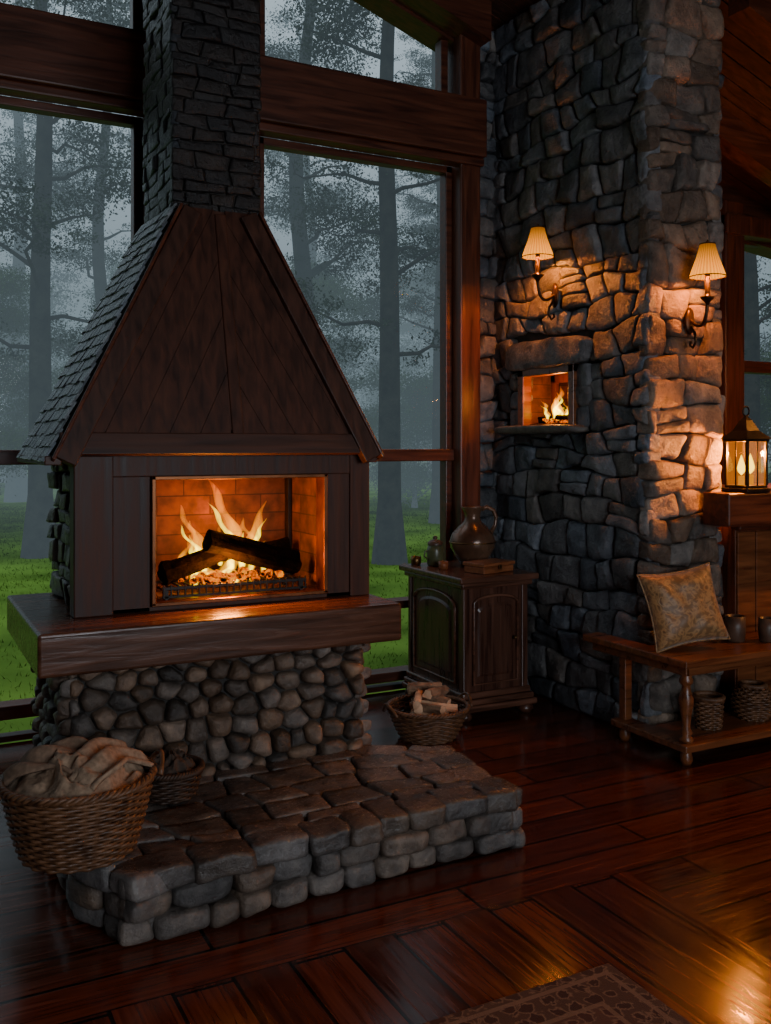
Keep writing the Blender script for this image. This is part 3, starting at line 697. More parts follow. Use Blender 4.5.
fl=[(-.10,.0,.0,.33,.038,.25,.3),(-.15,.02,.0,.22,.030,-.25,1.0),(-.05,.02,.02,.24,.030,.28,2.2),(.07,.03,.03,.41,.050,.22,.6),(.11,.0,.02,.32,.038,-.25,1.4),(.16,.03,.02,.24,.032,.25,.2),
    (-.06,-.07,-.02,.13,.032,.2,.5),(0,-.08,-.02,.15,.034,-.2,1),(.06,-.07,-.02,.12,.032,.2,2),(-.12,-.06,-.02,.10,.028,.2,0),(.22,.02,.0,.16,.026,-.2,0),(.13,-.07,-.02,.10,.028,.1,1),(.02,.02,.05,.2,.026,-.3,0)]
f1=fire((1.24,3.93,.93),fl,1,'bright orange log fire with tall licking flames',.0045)
light('fire_light',(1.27,3.92,1.16),11,(1,.26,.025),.10,f1)
light('fire_glow',(1.24,3.78,.99),26,(1,.28,.03),.05,f1)
sl2=[(0,0,0,.15,.028,.2,.3),(.02,.05,0,.22,.036,-.2,1),(.0,-.04,0,.17,.030,.2,2),(.0,-.08,0,.11,.024,.2,0),(.0,.10,0,.13,.026,.2,1)]
f2=fire((3.50,4.50,1.645),sl2,1,'small bright fire inside the wall niche',.004,1.7)
light('niche_light',(3.46,4.50,1.80),5.5,(1,.27,.03),.03,f2)

def log(name,p,q,r,mat,label,group=None,seed=0,rgh=.16):
    p=Vector(p);q=Vector(q); L=(q-p).length; n=14; seg=18; v=[];f=[]
    for i in range(n):
        t=i/(n-1)
        for j in range(seg):
            a=2*math.pi*j/seg; k=1+rgh*noise.noise(Vector((seed+math.cos(a)*1.5,math.sin(a)*1.5,t*2.5)))*1.6+.06*noise.noise(Vector((math.cos(a)*6,math.sin(a)*6,t*9+seed)))
            if math.cos(a-seed)>.45: k*=.45/math.cos(a-seed)*1.25 if math.cos(a-seed)>.5625 else 1
            v.append((r*k*math.cos(a),r*k*math.sin(a),(t-.5)*L))
    for i in range(n-1):
        for j in range(seg): k=(j+1)%seg; f.append((i*seg+j,i*seg+k,(i+1)*seg+k,(i+1)*seg+j))
    e=empty(name,(p+q)/2); e.rotation_mode='QUATERNION'; e.rotation_quaternion=(q-p).to_track_quat('Z','Y')
    b=mobj('bark',v,f,mat,e,False,smooth=False)
    for s,i in ((-1,0),(1,n-1)):
        v2=[ (a[0]*.97,a[1]*.97,a[2]) for a in v[i*seg:(i+1)*seg]]+[(0,0,v[i*seg][2]+s*.003)]
        f2=[(j,(j+1)%seg,seg) for j in range(seg)]
        mobj('cut_end',v2,f2,M['char'] if mat==M['char'] else M['cut'],e,False)
    tag(e,label,'log',group); return e
log('firewood_log',(.98,3.84,.975),(1.27,3.90,1.06),.047,M['char'],'charred log burning on the iron grate','burning logs',1)
log('firewood_log',(1.17,3.83,1.105),(1.58,3.86,.985),.052,M['char'],'charred log burning on the iron grate','burning logs',2.3)
log('firewood_log',(1.28,3.99,.99),(1.60,4.02,1.04),.045,M['char'],'charred log burning on the iron grate','burning logs',3)
log('firewood_log',(1.02,4.00,.965),(1.34,4.03,.97),.042,M['char'],'charred log burning on the iron grate','burning logs',4)
log('niche_log',(3.47,4.29,1.650),(3.49,4.49,1.660),.02,M['char'],'small charred log in the wall niche','niche logs',5)
log('niche_log',(3.57,4.44,1.660),(3.50,4.68,1.650),.02,M['char'],'small charred log in the wall niche','niche logs',6)
g=empty('fire_grate',(1.26,3.86,.875)); tag(g,'black iron fire grate holding burning logs','grate')
L=[(-.30,.32,-.105,-.093,.045,.057),(-.30,.32,-.105,-.093,.012,.022),(-.30,.32,.10,.112,.045,.057)]
for i in range(15): L.append((-.295+i*.043,-.287+i*.043,-.105,.11,.040,.048))
for i in range(22): L.append((-.297+i*.029,-.291+i*.029,-.107,-.099,.012,.066))
boxes('bars',L,M['iron'],g,bevel=.001,world=False)
each('foot',[(x,x+.015,y,y+.015,0,.045) for x in (-.29,.29) for y in (-.105,.095)],M['iron'],g,bevel=.001,world=False)
def ember_mat():
    m,nt,b,o=newmat('glowing_embers')
    tc=nd(nt,'ShaderNodeTexCoord'); n=nd(nt,'ShaderNodeTexNoise',i_Scale=38,i_Detail=4); lk(nt,tc,'Object',n,'Vector')
    r=ramp(nt,[(.40,(0,0,0)),(.55,(.8,.12,0)),(.75,(1,.42,0))]); lk(nt,n,'Fac',r,0)
    lk(nt,r,0,b,'Emission Color'); b.inputs['Emission Strength'].default_value=1.4; b.inputs['Base Color'].default_value=(.001,.0008,.0005,1); b.inputs['Roughness'].default_value=.9; b.inputs['Specular IOR Level'].default_value=.03; return m
M['ember']=ember_mat()
def embers(loc,w,d,n,label,s=.018):
    rg=random.Random(9); mb=MB()
    for i in range(n):
        c=Vector((rg.gauss(0,w*.4),rg.uniform(-d,d),0)); c.x=max(-w,min(w,c.x)); r=s*rg.uniform(.6,1.3); c.z=r*.6+rg.uniform(0,.02)
        bm=bmesh.new(); bmesh.ops.create_icosphere(bm,subdivisions=1,radius=r)
        vs=[c+Vector((p.co.x*rg.uniform(.8,1.4),p.co.y,p.co.z*.8)) for p in bm.verts]; fs=[tuple(q.index for q in ff.verts) for ff in bm.faces]; bm.free(); mb.add(vs,fs)
    o=mobj('embers',mb.v,mb.f,M['ember'],None); o.location=loc; tag(o,label,'embers',kind='stuff')
embers((1.25,3.86,.925),.24,.08,90,'bed of glowing orange embers on the grate')
embers((3.49,4.50,1.628),.03,.12,36,'glowing embers in the wall niche',.012)

# ================================================================= STONE PILLAR
Tw=empty('stone_pillar',(3.68,4.4,0)); tag(Tw,'massive dark fieldstone pillar with small fire niche','pillar')
rt=random.Random(21)
core=boxes('pillar_core',[(3.475,3.92,3.71,5.09,0,1.60),(3.475,3.92,3.71,5.09,1.96,4.03),(3.475,3.92,3.71,4.21,1.6,1.96),(3.475,3.92,4.75,5.09,1.6,1.96),(3.78,3.92,4.2,4.76,1.6,1.96)],M['mortar'],Tw,bevel=0)
mb=MB(); tb=(.142,.146,.156)
Y0=3.66
hole=(4.14-Y0,4.86-Y0,1.57,2.10)
KW=dict(depth=.058,gap=.0015,prof='soft',jit=.27,amp=.012,freq=8,var=.5,warm=.3,cut=.21,dv=(.7,1.2),tilt=.16,course=True,skew=.155)
stone_face(mb,(3.475,Y0,0),Y,Z,-X,5.10-Y0,4.15,.185,.145,rt,hole=hole,base=tb,**KW)
stone_face(mb,(3.42,3.705,0),X,Z,-Y,.52,4.15,.21,.15,rt,base=(.20,.150,.115),**KW)  # front stones coloured warmer in place of amber sconce light
stone_face(mb,(3.915,3.68,0),Y,Z,X,.6,4.1,.19,.15,rt,base=tb,**KW)
stone_face(mb,(3.29,5.095,0),X,Z,-Y,.2,4.15,.16,.13,rt,base=tb,**KW)
rock(mb,(3.43,4.50,2.035),(.07,.385,.080),0,rt,5.5,.010,6,(.13,.128,.13))
for a,b in ((4.12,4.235),(4.725,4.87)):
    for c,d in ((1.60,1.72),(1.715,1.83),(1.825,1.95)):
        rock(mb,(3.455,(a+b)/2,(c+d)/2),(.05,(b-a)/2*1.02,(d-c)/2*1.02),0,rt,4.6,.009,8,scol(rt,tb,.3))
sub('rubble_stones',mb,M['tower'],core)
boxes('niche_lining',[(3.44,3.78,4.21,4.235,1.6,1.96),(3.44,3.78,4.725,4.75,1.6,1.96),(3.44,3.78,4.21,4.75,1.935,1.96),(3.44,3.78,4.21,4.75,1.60,1.625),(3.76,3.78,4.21,4.75,1.6,1.96)],M['brick'],Tw,bevel=0)
boxes('niche_frame',[(3.385,3.45,4.215,4.262,1.61,1.96),(3.385,3.45,4.69,4.745,1.61,1.96),(3.385,3.45,4.215,4.745,1.91,1.96)],M['bench'],Tw,bevel=.004)
boxes('inner_niche_frame',[(3.62,3.65,4.235,4.28,1.62,1.93),(3.62,3.65,4.68,4.725,1.62,1.93),(3.62,3.65,4.235,4.725,1.88,1.93)],M['wood_red_z'],Tw,bevel=.004)
mb=MB(); rock(mb,(3.385,4.52,1.590),(.10,.385,.026),0,rt,5,.004,8,(.13,.115,.10))
mobj('niche_ledge',mb.v,mb.f,M['cobble'],Tw,smooth=True,cols=mb.c)

# ================================================================= SCONCES
def sconce(loc,rz,label):
    e=empty('wall_sconce',loc,rz); tag(e,label,'wall lamp','matching wall sconces')
    v,f=lathe([(0,-.004),(.030,-.002),(.034,.006),(.020,.014),(0,.018)],20)
    v=[(a[0],-a[2],a[1]*2.1-.03) for a in v]; mobj('backplate',v,f,M['bronze'],e,False,smooth=True)
    p=[];
    for i in range(15):
        t=i/14; p.append((0,-.012-.115*math.sin(t*math.pi/2)**1.0, -.03-.07*math.sin(t*math.pi)+.09*t))
    v,f=tube(p,[.010-.002*abs(math.sin(i)) for i in range(15)],10); mobj('arm',v,f,M['bronze'],e,False,smooth=True)
    v,f=tube([(0,-.014,-.06),(0,-.045,-.10),(0,-.050,-.14),(0,-.030,-.17),(0,-.010,-.155),(0,-.016,-.135)],.007,8); mobj('scroll',v,f,M['bronze'],e,False,smooth=True)
    v,f=lathe([(0,.050),(.008,.035),(.012,.048),(.020,.058),(.034,.07),(.036,.078),(.016,.08),(.014,.10)],20,off=(0,-.127,0)); mobj('candle_cup',v,f,M['bronze'],e,False,smooth=True)
    v,f=lathe([(.0135,.08),(.0135,.20),(.006,.203),(0,.204)],16,off=(0,-.127,0)); mobj('candle_tube',v,f,M['bronze'],e,False,smooth=True)
    n=240; pl=lambda a,j:1+.025*math.cos(a*30)
    v,f=lathe([(.088,.180),(.073,.225),(.055,.275),(.041,.325),(.037,.345)],n,pl,(0,-.127,0)); mobj('lamp_shade',v,f,M['shade'],e,False)
    for r,z in ((.0900,.180),(.0385,.345)):
        pp=[(r*math.cos(2*math.pi*i/40),-.127+r*math.sin(2*math.pi*i/40),z) for i in range(40)]
        v,f=tube(pp,.003,6,closed=True); mobj('shade_rim',v,f,M['bronze'],e,False)
    v,f=lathe([(0,.345),(.006,.35),(.008,.358),(0,.37)],12,off=(0,-.127,0)); mobj('finial',v,f,M['bronze'],e,False,smooth=True)
    v,f=lathe([(0,.205),(.012,.22),(.014,.235),(.006,.26),(0,.272)],12,off=(0,-.127,0)); mobj('bulb',v,f,M['hot'],e,False,smooth=True)
    light('lamp_light',(0,-.127,.195),62,(1,.25,.025),.02,e,False)
    return e
sconce((3.392,4.38,2.39),-math.pi/2,'brass candle sconce with glowing pleated shade on stone')
sconce((3.66,3.62,2.17),0,'brass candle sconce with glowing pleated shade near corner')

# ================================================================= SIDE CABINET
cx0,cx1,cy0,cy1=2.765,3.17,4.37,4.98
S=empty('side_cabinet',((cx0+cx1)/2,(cy0+cy1)/2,0)); tag(S,'dark carved wooden cabinet with arched panels by the window','cabinet')
boxes('cabinet_top',[(cx0-.062,cx1+.055,cy0-.062,cy1+.03,.750,.785),(cx0-.034,cx1+.03,cy0-.034,cy1+.01,.718,.750)],M['cabx'],S,bevel=.010,seg=3)
boxes('cabinet_body',[(cx0,cx1,cy0,cy1,.14,.72),(cx0-.012,cx0+.03,cy0-.012,cy0+.03,.13,.72),(cx0-.012,cx0+.03,cy1-.03,cy1,.13,.72),(cx1-.03,cx1+.01,cy0-.012,cy0+.03,.13,.72)],M['cab'],S,bevel=.006)
boxes('plinth',[(cx0-.022,cx1+.025,cy0-.022,cy1+.01,.115,.15),(cx0-.038,cx1+.038,cy0-.038,cy1+.01,.085,.115),(cx0-.052,cx1+.05,cy0-.052,cy1+.01,.05,.085)],M['cabx'],S,bevel=.010,seg=3)
for (x,y) in ((cx0,cy0),(cx1,cy0),(cx0,cy1-.03),(cx1,cy1-.03)):
    v,f=lathe([(0,0),(.03,0),(.042,.015),(.045,.03),(.03,.045),(.025,.055)],16,off=(x,y,0)); mobj('foot',v,f,M['cab'],S,smooth=True)
def arch_pts(w,z0,z1):
    zs=z1-w*.15
    return [(-w/2,z0),(w/2,z0),(w/2,zs)]+[(w/2*math.cos(a),zs+w*.15*math.sin(a)) for a in np.linspace(0,math.pi,13)]+[(-w/2,zs)]
def panel_on(side,cs,w,name):
    pts=arch_pts(w,.19,.67)
    if side=='x': P=[(cx0-.006,cs+s,z) for s,z in pts]
    else: P=[(cs+s,cy0-.006,z) for s,z in pts]
    v,f=tube(P,.009,8,closed=True); mobj('panel_moulding',v,f,M['cabx'],S,smooth=True)
    pts2=[(s*.8,.42+(z-.42)*.84) for s,z in pts]; n=len(pts2)
    if side=='x': A_=[(cx0-.001,cs+s,z) for s,z in pts2]+[(cx0-.008,cs+s*.9,.42+(z-.42)*.93) for s,z in pts2]
    else: A_=[(cs+s,cy0-.001,z) for s,z in pts2]+[(cs+s*.9,cy0-.008,.42+(z-.42)*.93) for s,z in pts2]
    mobj(name,A_,[tuple(range(n,2*n))]+[(i,(i+1)%n,n+(i+1)%n,n+i) for i in range(n)],M['cab'],S)
panel_on('x',(cy0+cy1)/2+.01,.46,'arched_panel'); panel_on('y',(cx0+cx1)/2,.29,'door')
v,f=lathe([(0,0),(.008,.002),(.006,.008),(.012,.016),(.008,.024),(0,.026)],12); v=[(cx0+.32+a[0]*.9,cy0-.008-a[2],.43+a[1]) for a in v]
mobj('knob',v,f,M['brass'],S,smooth=True)

TZ=.786
J=empty('pitcher',(3.07,4.76,TZ),math.radians(-10)); J.scale=(1.08,1.08,1.08); tag(J,'large brown glazed clay pitcher with handle on the cabinet','pitcher')
prof=[(0,0),(.06,0),(.068,.008),(.095,.05),(.122,.10),(.126,.135),(.112,.175),(.078,.212),(.050,.238),(.042,.262),(.046,.29),(.060,.315),(.064,.322),(.058,.322),(.040,.29),(.036,.26),(0,.25)]
v,f=lathe(prof,40); mobj('jug_body',v,f,M['jug'],J,False,smooth=True)
v,f=tube([(.055,0,.305),(.085,0,.318),(.125,0,.30),(.142,0,.26),(.135,0,.215),(.112,0,.178)],[.012,.012,.012,.011,.011,.013],10); mobj('handle',v,f,M['jug'],J,False,smooth=True)
pp=[(.127*math.cos(2*math.pi*i/48),.127*math.sin(2*math.pi*i/48),.128) for i in range(48)]; v,f=tube(pp,.004,6,closed=True); mobj('decor_band',v,f,M['brass'],J,False,smooth=True)
J=empty('storage_jar',(2.86,4.84,TZ)); tag(J,'small green ceramic jar with lid beside the pitcher','jar')
v,f=lathe([(0,0),(.042,0),(.048,.01),(.05,.09),(.044,.115),(.04,.12),(.04,.125)],28); mobj('jar_body',v,f,M['green'],J,False,smooth=True)
v,f=lathe([(.044,.122),(.046,.135),(.03,.15),(.012,.155),(.012,.163),(.016,.17),(0,.178)],24); mobj('lid',v,f,M['pot'],J,False,smooth=True)
v,f=tube([(-.05,0,.09),(-.07,0,.085),(-.075,0,.06),(-.05,0,.04)],.005,8); mobj('handle',v,f,M['green'],J,False,smooth=True)
def cup(loc,r,h,mat,label,name='cup',hand=True,grp=None):
    J=empty(name,loc,R.uniform(0,3)); tag(J,label,name,grp)
    v,f=lathe([(0,0),(r*.8,0),(r*.9,h*.06),(r,h*.5),(r*.96,h),(r*.88,h),(r*.86,h*.5),(r*.75,h*.12),(0,h*.1)],24); mobj('cup_body',v,f,mat,J,False,smooth=True)
    if hand:
        v,f=tube([(r*.95,0,h*.85),(r*1.4,0,h*.82),(r*1.55,0,h*.5),(r*1.35,0,h*.22),(r*.93,0,h*.2)],r*.12,8); mobj('handle',v,f,mat,J,False,smooth=True)
    return J
cup((2.78,4.93,TZ),.032,.05,M['brass'],'small brass cup on the cabinet top')
cup((2.82,4.68,TZ),.028,.045,M['tray'],'small clay cup on the cabinet top')
J=empty('wooden_box',(3.00,4.48,TZ),.25); tag(J,'small flat reddish wooden box on the cabinet','box')
boxes('box_body',[(-.125,.125,-.075,.075,0,.036)],M['tray'],J,world=False); boxes('lid',[(-.132,.132,-.082,.082,.038,.058)],M['tray'],J,world=False)
boxes('clasp',[(-.012,.012,-.088,-.078,.02,.045)],M['brass'],J,world=False,bevel=.002)

# ================================================================= BASKETS
def basket(loc,rb,rtop,h,rows,ns,mat,label,handles=True,shape=None):
    e=empty('wicker_basket',loc); tag(e,label,'basket')
    def Rz(t): return rb+(rtop-rb)*t**.75 if shape is None else shape(t)
    mb=MB(); th=h/rows*.55; seg=ns*6
    for i in range(rows):
        t=(i+.5)/rows; z=h*t; rr=Rz(t)
        vs=[];fs=[]
        for k in range(seg):
            a=2*math.pi*k/seg; rad=rr+.0045*math.sin(a*ns/2+i*math.pi)
            for q in range(6):
                b=2*math.pi*q/6; vs.append(((rad+th*.8*math.cos(b))*math.cos(a),(rad+th*.8*math.cos(b))*math.sin(a),z+th*math.sin(b)))
        for k in range(seg):
            for q in range(6): k2=(k+1)%seg;q2=(q+1)%6; fs.append((k*6+q,k2*6+q,k2*6+q2,k*6+q2))
        mb.add(vs,fs)
    for k in range(ns):
        a=2*math.pi*k/ns
        v,f=tube([((Rz(t)-.001)*math.cos(a),(Rz(t)-.001)*math.sin(a),h*t) for t in (0,.25,.5,.75,1)],.004,6); mb.add(v,f)
    v,f=lathe([(0,.004),(Rz(0)*1.02,.004),(Rz(0)*1.02,.014),(0,.014)],40); mb.add(v,f)
    mobj('woven_body',mb.v,mb.f,mat,e,False,smooth=True)
    mb=MB(); rr=Rz(1)
    for s in (0,1,2):
        pp=[]
        for k in range(200):
            a=2*math.pi*k/200; w=a*20+s*2.094; pp.append(((rr+.007*math.cos(w))*math.cos(a),(rr+.007*math.cos(w))*math.sin(a),h+.003+.007*math.sin(w)))
        v,f=tube(pp,.0065,6,closed=True); mb.add(v,f)
    mobj('braided_rim',mb.v,mb.f,mat,e,False,smooth=True)
    if handles:
        for s in (-1,1):
            pp=[(s*(rtop+.012+.02*math.sin(math.pi*t)),(t-.5)*.15,h+.05*math.sin(math.pi*t)-.01) for t in np.linspace(0,1,12)]
            v,f=tube(pp,.008,8); mobj('handle',v,f,mat,e,False,smooth=True)
    return e
BX,BY=.525,3.09
basket((BX,BY,.228),.165,.228,.23,21,38,M['wicker'],'large round wicker basket filled with beige blankets on the hearth')
def heap(name,loc,Rr,H,mat,label,seed,fold=.04,squash=(1,1)):
    nr,nth=34,110; v=[];f=[]
    for i in range(nr+1):
        p=i/nr
        for j in range(nth):
            a=2*math.pi*j/nth; x=p*math.cos(a);y=p*math.sin(a)
            q=Vector((x*1.9+seed,y*1.9,seed*.3)); q2=Vector((q.x+.5*noise.noise(q*1.2),q.y+.5*noise.noise(q*1.2+Vector((5,0,0))),q.z))
            rid=1-abs(noise.noise(q2*1.25))*2.6; rid2=1-abs(noise.noise(q2*2.7+Vector((3,3,3))))*2
            z=H*(1-p**2.4)+fold*(rid*1.0+rid2*.4)*(1-.75*p**3)
            v.append((x*Rr*squash[0],y*Rr*squash[1],z))
    for i in range(nr):
        for j in range(nth): k=(j+1)%nth; f.append((i*nth+j,i*nth+k,(i+1)*nth+k,(i+1)*nth+j))
    o=mobj(name,v,f,mat,None,smooth=True); o.location=loc; tag(o,label,'blanket'); return o
heap('blanket',(BX,BY,.43),.212,.06,M['burlap'],'crumpled beige burlap blanket inside the wicker basket',2.3,.045)
def folded(loc,rz,w,d,mat,label,seed):
    nx,ny=40,30; v=[];f=[]
    for i in range(nx):
        for j in range(ny):
            u=i/(nx-1);t=j/(ny-1); x=(u-.5)*w;y=(t-.5)*d
            z=.03*(1-(2*u-1)**2)*1.2+.013*math.sin(t*13+3*u+seed)+.03*noise.noise(Vector((x*7+seed,y*7,seed)))-.6*(x*x+y*y)
            v.append((x+.03*noise.noise(Vector((y*9,seed,0))),y+.03*noise.noise(Vector((x*9,seed,4))),z))
    for i in range(nx-1):
        for j in range(ny-1): a=i*ny+j; f.append((a,a+1,a+ny+1,a+ny))
    o=mobj('folded_cloth',v,f,mat,None,smooth=True); o.location=loc; o.rotation_euler=(.12,-.1,rz); md=o.modifiers.new('t','SOLIDIFY'); md.thickness=.014
    tag(o,label,'cloth'); return o
folded((BX+.06,BY-.05,.508),.6,.26,.18,M['burlap'],'folded beige cloth lying on top of the basket heap',1)
folded((BX-.08,BY+.03,.503),-.5,.23,.17,M['burlap2'],'folded brown cloth lying on the basket heap',5)
basket((2.45,4.22,0),.13,.205,.155,14,32,M['wicker'],'low round wicker basket holding kindling beside the cabinet')
kk=random.Random(31)
for i in range(12):
    a=kk.uniform(0,3.14); c=Vector((2.45+kk.uniform(-.07,.07),4.22+kk.uniform(-.07,.07),.085+.013*i)); L=kk.uniform(.08,.12)
    d=Vector((math.cos(a),math.sin(a),kk.uniform(-.15,.25)))*L
    log('kindling_stick',c-d,c+d,kk.uniform(.022,.034),M['bark'] if i%3 else M['cut'],'short split firewood piece in the low basket','kindling in the low basket',i+20,.2)
basket((.90,3.42,.225),.085,.115,.10,10,22,M['wicker_dark'],'small dark wicker basket tucked against the hearth',False)
heap('dark_cloth',(.90,3.42,.31),.10,.04,M['darkcloth'],'dark brown cloth stuffed in the small basket',4.4,.03)

# ================================================================= BENCH
Bn=empty('wooden_bench',(4.2,3.42,0)); tag(Bn,'low reddish wooden bench with turned legs and lower shelf','bench')
def pprism(name,pts,z0,z1,mat,par):
    v,f=prism(pts,z0,z1); o=mobj(name,v,f,mat,par); md=o.modifiers.new('b','BEVEL'); md.width=.006; md.segments=2; return o
pprism('seat',[(3.25,3.23),(5.3,3.23),(5.3,3.585),(3.365,3.585),(3.365,3.97),(3.25,3.97)],.465,.50,M['bench'],Bn)
boxes('apron',[(3.29,5.25,3.265,3.285,.42,.465),(3.285,3.305,3.265,3.93,.42,.465)],M['bench'],Bn)
pprism('lower_shelf',[(3.26,3.24),(5.3,3.24),(5.3,3.57),(3.365,3.57),(3.365,3.76),(3.26,3.76)],.07,.105,M['bench'],Bn)
lp=[(.0,.105),(.032,.105),(.034,.12),(.022,.135),(.03,.15),(.018,.175),(.024,.23),(.033,.28),(.035,.31),(.022,.35),(.019,.37),(.032,.385),(.032,.40),(.026,.41),(.03,.465)]
for x,y in ((3.315,3.295),(5.2,3.295)):
    v,f=lathe(lp,24,off=(x,y,0)); mobj('turned_leg',v,f,M['bench'],Bn,smooth=True)
each('rear_leg',[(3.295,3.34,3.69,3.735,.105,.465),(5.18,5.22,3.52,3.56,.105,.465)],M['bench'],Bn)
for x,y in ((3.31,3.29),(5.2,3.29),(3.31,3.71),(5.2,3.52)):
    v,f=lathe([(0,0),(.022,0),(.03,.02),(.028,.045),(.02,.07)],16,off=(x,y,0)); mobj('foot',v,f,M['bench'],Bn,smooth=True)
def pillow_mat():
    m,nt,b,o=newmat('brocade'); tc=nd(nt,'ShaderNodeTexCoord')
    n=nd(nt,'ShaderNodeTexNoise',i_Scale=20,i_Detail=5,i_Distortion=1.6); lk(nt,tc,'Object',n,'Vector')
    vo=nd(nt,'ShaderNodeTexVoronoi',i_Scale=38); lk(nt,tc,'Object',vo,'Vector')
    a=nd(nt,'ShaderNodeMath',operation='MULTIPLY_ADD'); a.inputs[1].default_value=.3; lk(nt,vo,'Distance',a,0); lk(nt,n,'Fac',a,2)
    r=ramp(nt,[(.42,(.14,.065,.024)),(.60,(.40,.22,.085)),(.74,(.19,.10,.038))]); lk(nt,a,0,r,0); lk(nt,r,0,b,'Base Color'); b.inputs['Roughness'].default_value=.5
    b.inputs['Sheen Weight'].default_value=.2
    bp=nd(nt,'ShaderNodeBump',i_Strength=.6,i_Distance=.004); lk(nt,a,0,bp,'Height'); lk(nt,bp,0,b,'Normal'); return m
M['pillow']=pillow_mat()
def pillow(loc,rot,w,h,t,label):
    e=empty('throw_pillow',loc,rot=rot); tag(e,label,'pillow')
    n=26; v=[];f=[]
    for s in (1,-1):
        for i in range(n):
            for j in range(n):
                u=2*i/(n-1)-1;q=2*j/(n-1)-1
                px=u*(1-.10*(1-abs(q)**2))*w/2*(1); pz=q*(1-.10*(1-abs(u)**2))*h/2
                th=t/2*(max(0,(1-u**4)*(1-q**4)))**.55*(1+.2*noise.noise(Vector((u*2.5,q*2.5,s*3))))
                v.append((px,s*th,pz+h/2))
    for s in (0,1):
        for i in range(n-1):
            for j in range(n-1): a=s*n*n+i*n+j; f.append((a,a+1,a+n+1,a+n))
    me=mobj('cushion',v,f,M['pillow'],e,False,smooth=True)
    md=me.modifiers.new('w','WELD'); md.merge_threshold=.0015
    pp=[]
    K=24
    for k in range(4*K):
        sd=k//K; u=2*(k%K)/K-1
        if sd==0:a,b=u,-1
        elif sd==1:a,b=1,u
        elif sd==2:a,b=-u,1
        else:a,b=-1,-u
        pp.append((a*(1-.10*(1-b*b))*w/2,0,b*(1-.10*(1-a*a))*h/2+h/2))
    v,f=tube(pp,.0045,6,closed=True); mobj('piping',v,f,M['pillow'],e,False,smooth=True)
pillow((3.47,3.40,.522),(math.radians(-17),math.radians(-7),math.radians(-14)),.40,.38,.15,'golden brown brocade throw pillow leaning on the stone pillar')
cup((3.82,3.46,.50),.052,.13,M['pot'],'dark brown clay mug on the bench seat','mug',True)
cup((3.96,3.38,.50),.045,.12,M['pot'],'dark brown clay mug on the bench seat','mug',True)
basket((3.58,3.41,.105),.055,.068,.15,13,18,M['wicker'],'small upright woven basket on the lower bench shelf',False)
basket((3.90,3.42,.105),.06,.06,.17,15,22,M['wicker'],'rounded woven basket on the lower bench shelf',False,lambda t:.055+.045*math.sin(math.pi*min(1,t*.92+.05)))

# ================================================================= SIDEBOARD
K=empty('sideboard',(4.6,4.0,0)); tag(K,'tall reddish wooden sideboard beside the pillar','sideboard')
boxes('sideboard_top',[(4.04,5.35,3.61,4.35,1.09,1.25)],M['wood_red_x'],K)
boxes('sideboard_body',[(4.04,5.3,3.66,4.3,0,1.09)],M['wood_red_z'],K)
each('front_panel',[(4.045+i*.14,4.045+i*.14+.132,3.645,3.665,.12,1.03) for i in range(9)],M['bench'],K)
boxes('top_moulding',[(4.03,5.32,3.62,3.67,1.04,1.09)],M['wood_red_x'],K,bevel=.01)
o=boxes('mantel_shelf',[(3.74,5.35,3.43,3.605,1.085,1.255)],M['wood_red_x'],None,bevel=.01); tag(o,'thick reddish timber shelf in front of pillar and sideboard','shelf')
def lantern(loc,rz):
    e=empty('lantern',loc,rz); e.scale=(1.04,1.04,1.22); tag(e,'black metal candle lantern glowing on the sideboard','lantern')
    a=.072
    boxes('base',[(-a-.012,a+.012,-a-.012,a+.012,0,.018),(-a,a,-a,a,.018,.03)],M['iron'],e,world=False)
    each('post',[(x-.007,x+.007,y-.007,y+.007,.03,.215) for x in (-a+.006,a-.006) for y in (-a+.006,a-.006)],M['iron'],e,bevel=.001,world=False)
    boxes('upper_frame',[(-a-.006,a+.006,-a-.006,a+.006,.215,.226)],M['iron'],e,world=False)
    boxes('muntin',[(-.003,.003,-a-.002,-a+.003,.03,.215),(-a-.002,-a+.003,-.003,.003,.03,.215)],M['iron'],e,bevel=0,world=False)
    q=a+.016
    v=[(-q,-q,.226),(q,-q,.226),(q,q,.226),(-q,q,.226),(-.045,-.045,.262),(.045,-.045,.262),(.045,.045,.262),(-.045,.045,.262),(-.022,-.022,.305),(.022,-.022,.305),(.022,.022,.305),(-.022,.022,.305),(0,0,.33)]
    f=[(3,2,1,0)]+[(i,(i+1)%4,4+(i+1)%4,4+i) for i in range(4)]+[(4+i,4+(i+1)%4,8+(i+1)%4,8+i) for i in range(4)]+[(8+i,8+(i+1)%4,12) for i in range(4)]
    mobj('roof',v,f,M['iron'],e,False)
    pp=[(.022*math.cos(t),0,.345+.02*math.sin(t)) for t in np.linspace(0,2*math.pi,25)[:-1]]
    v,f=tube(pp,.004,8,closed=True); mobj('handle',v,f,M['iron'],e,False,smooth=True)
    each('glass',[(-a+.01,a-.01,-a+.003,-a+.005,.03,.215),(-a+.01,a-.01,a-.005,a-.003,.03,.215),(-a+.003,-a+.005,-a+.01,a-.01,.03,.215),(a-.005,a-.003,-a+.01,a-.01,.03,.215)],M['lglass'],e,bevel=0,world=False)
    for x,h in ((-.032,.04),(.032,.045)):
        v,f=lathe([(0,.03),(.015,.03),(.015,.03+h),(.0,.03+h)],16,off=(x,0,0)); mobj('candle',v,f,M['candle'],e,False,smooth=True)
        v,f=lathe([(0,.032+h),(.016,.047+h),(.021,.062+h),(.012,.090+h),(0,.12+h)],12,off=(x,0,0)); mobj('flame',v,f,M['hot'],e,False,smooth=True)
    light('lantern_light',(0,0,.165),44,(1,.26,.025),.02,e,False)
lantern((3.955,3.512,1.255),.0)
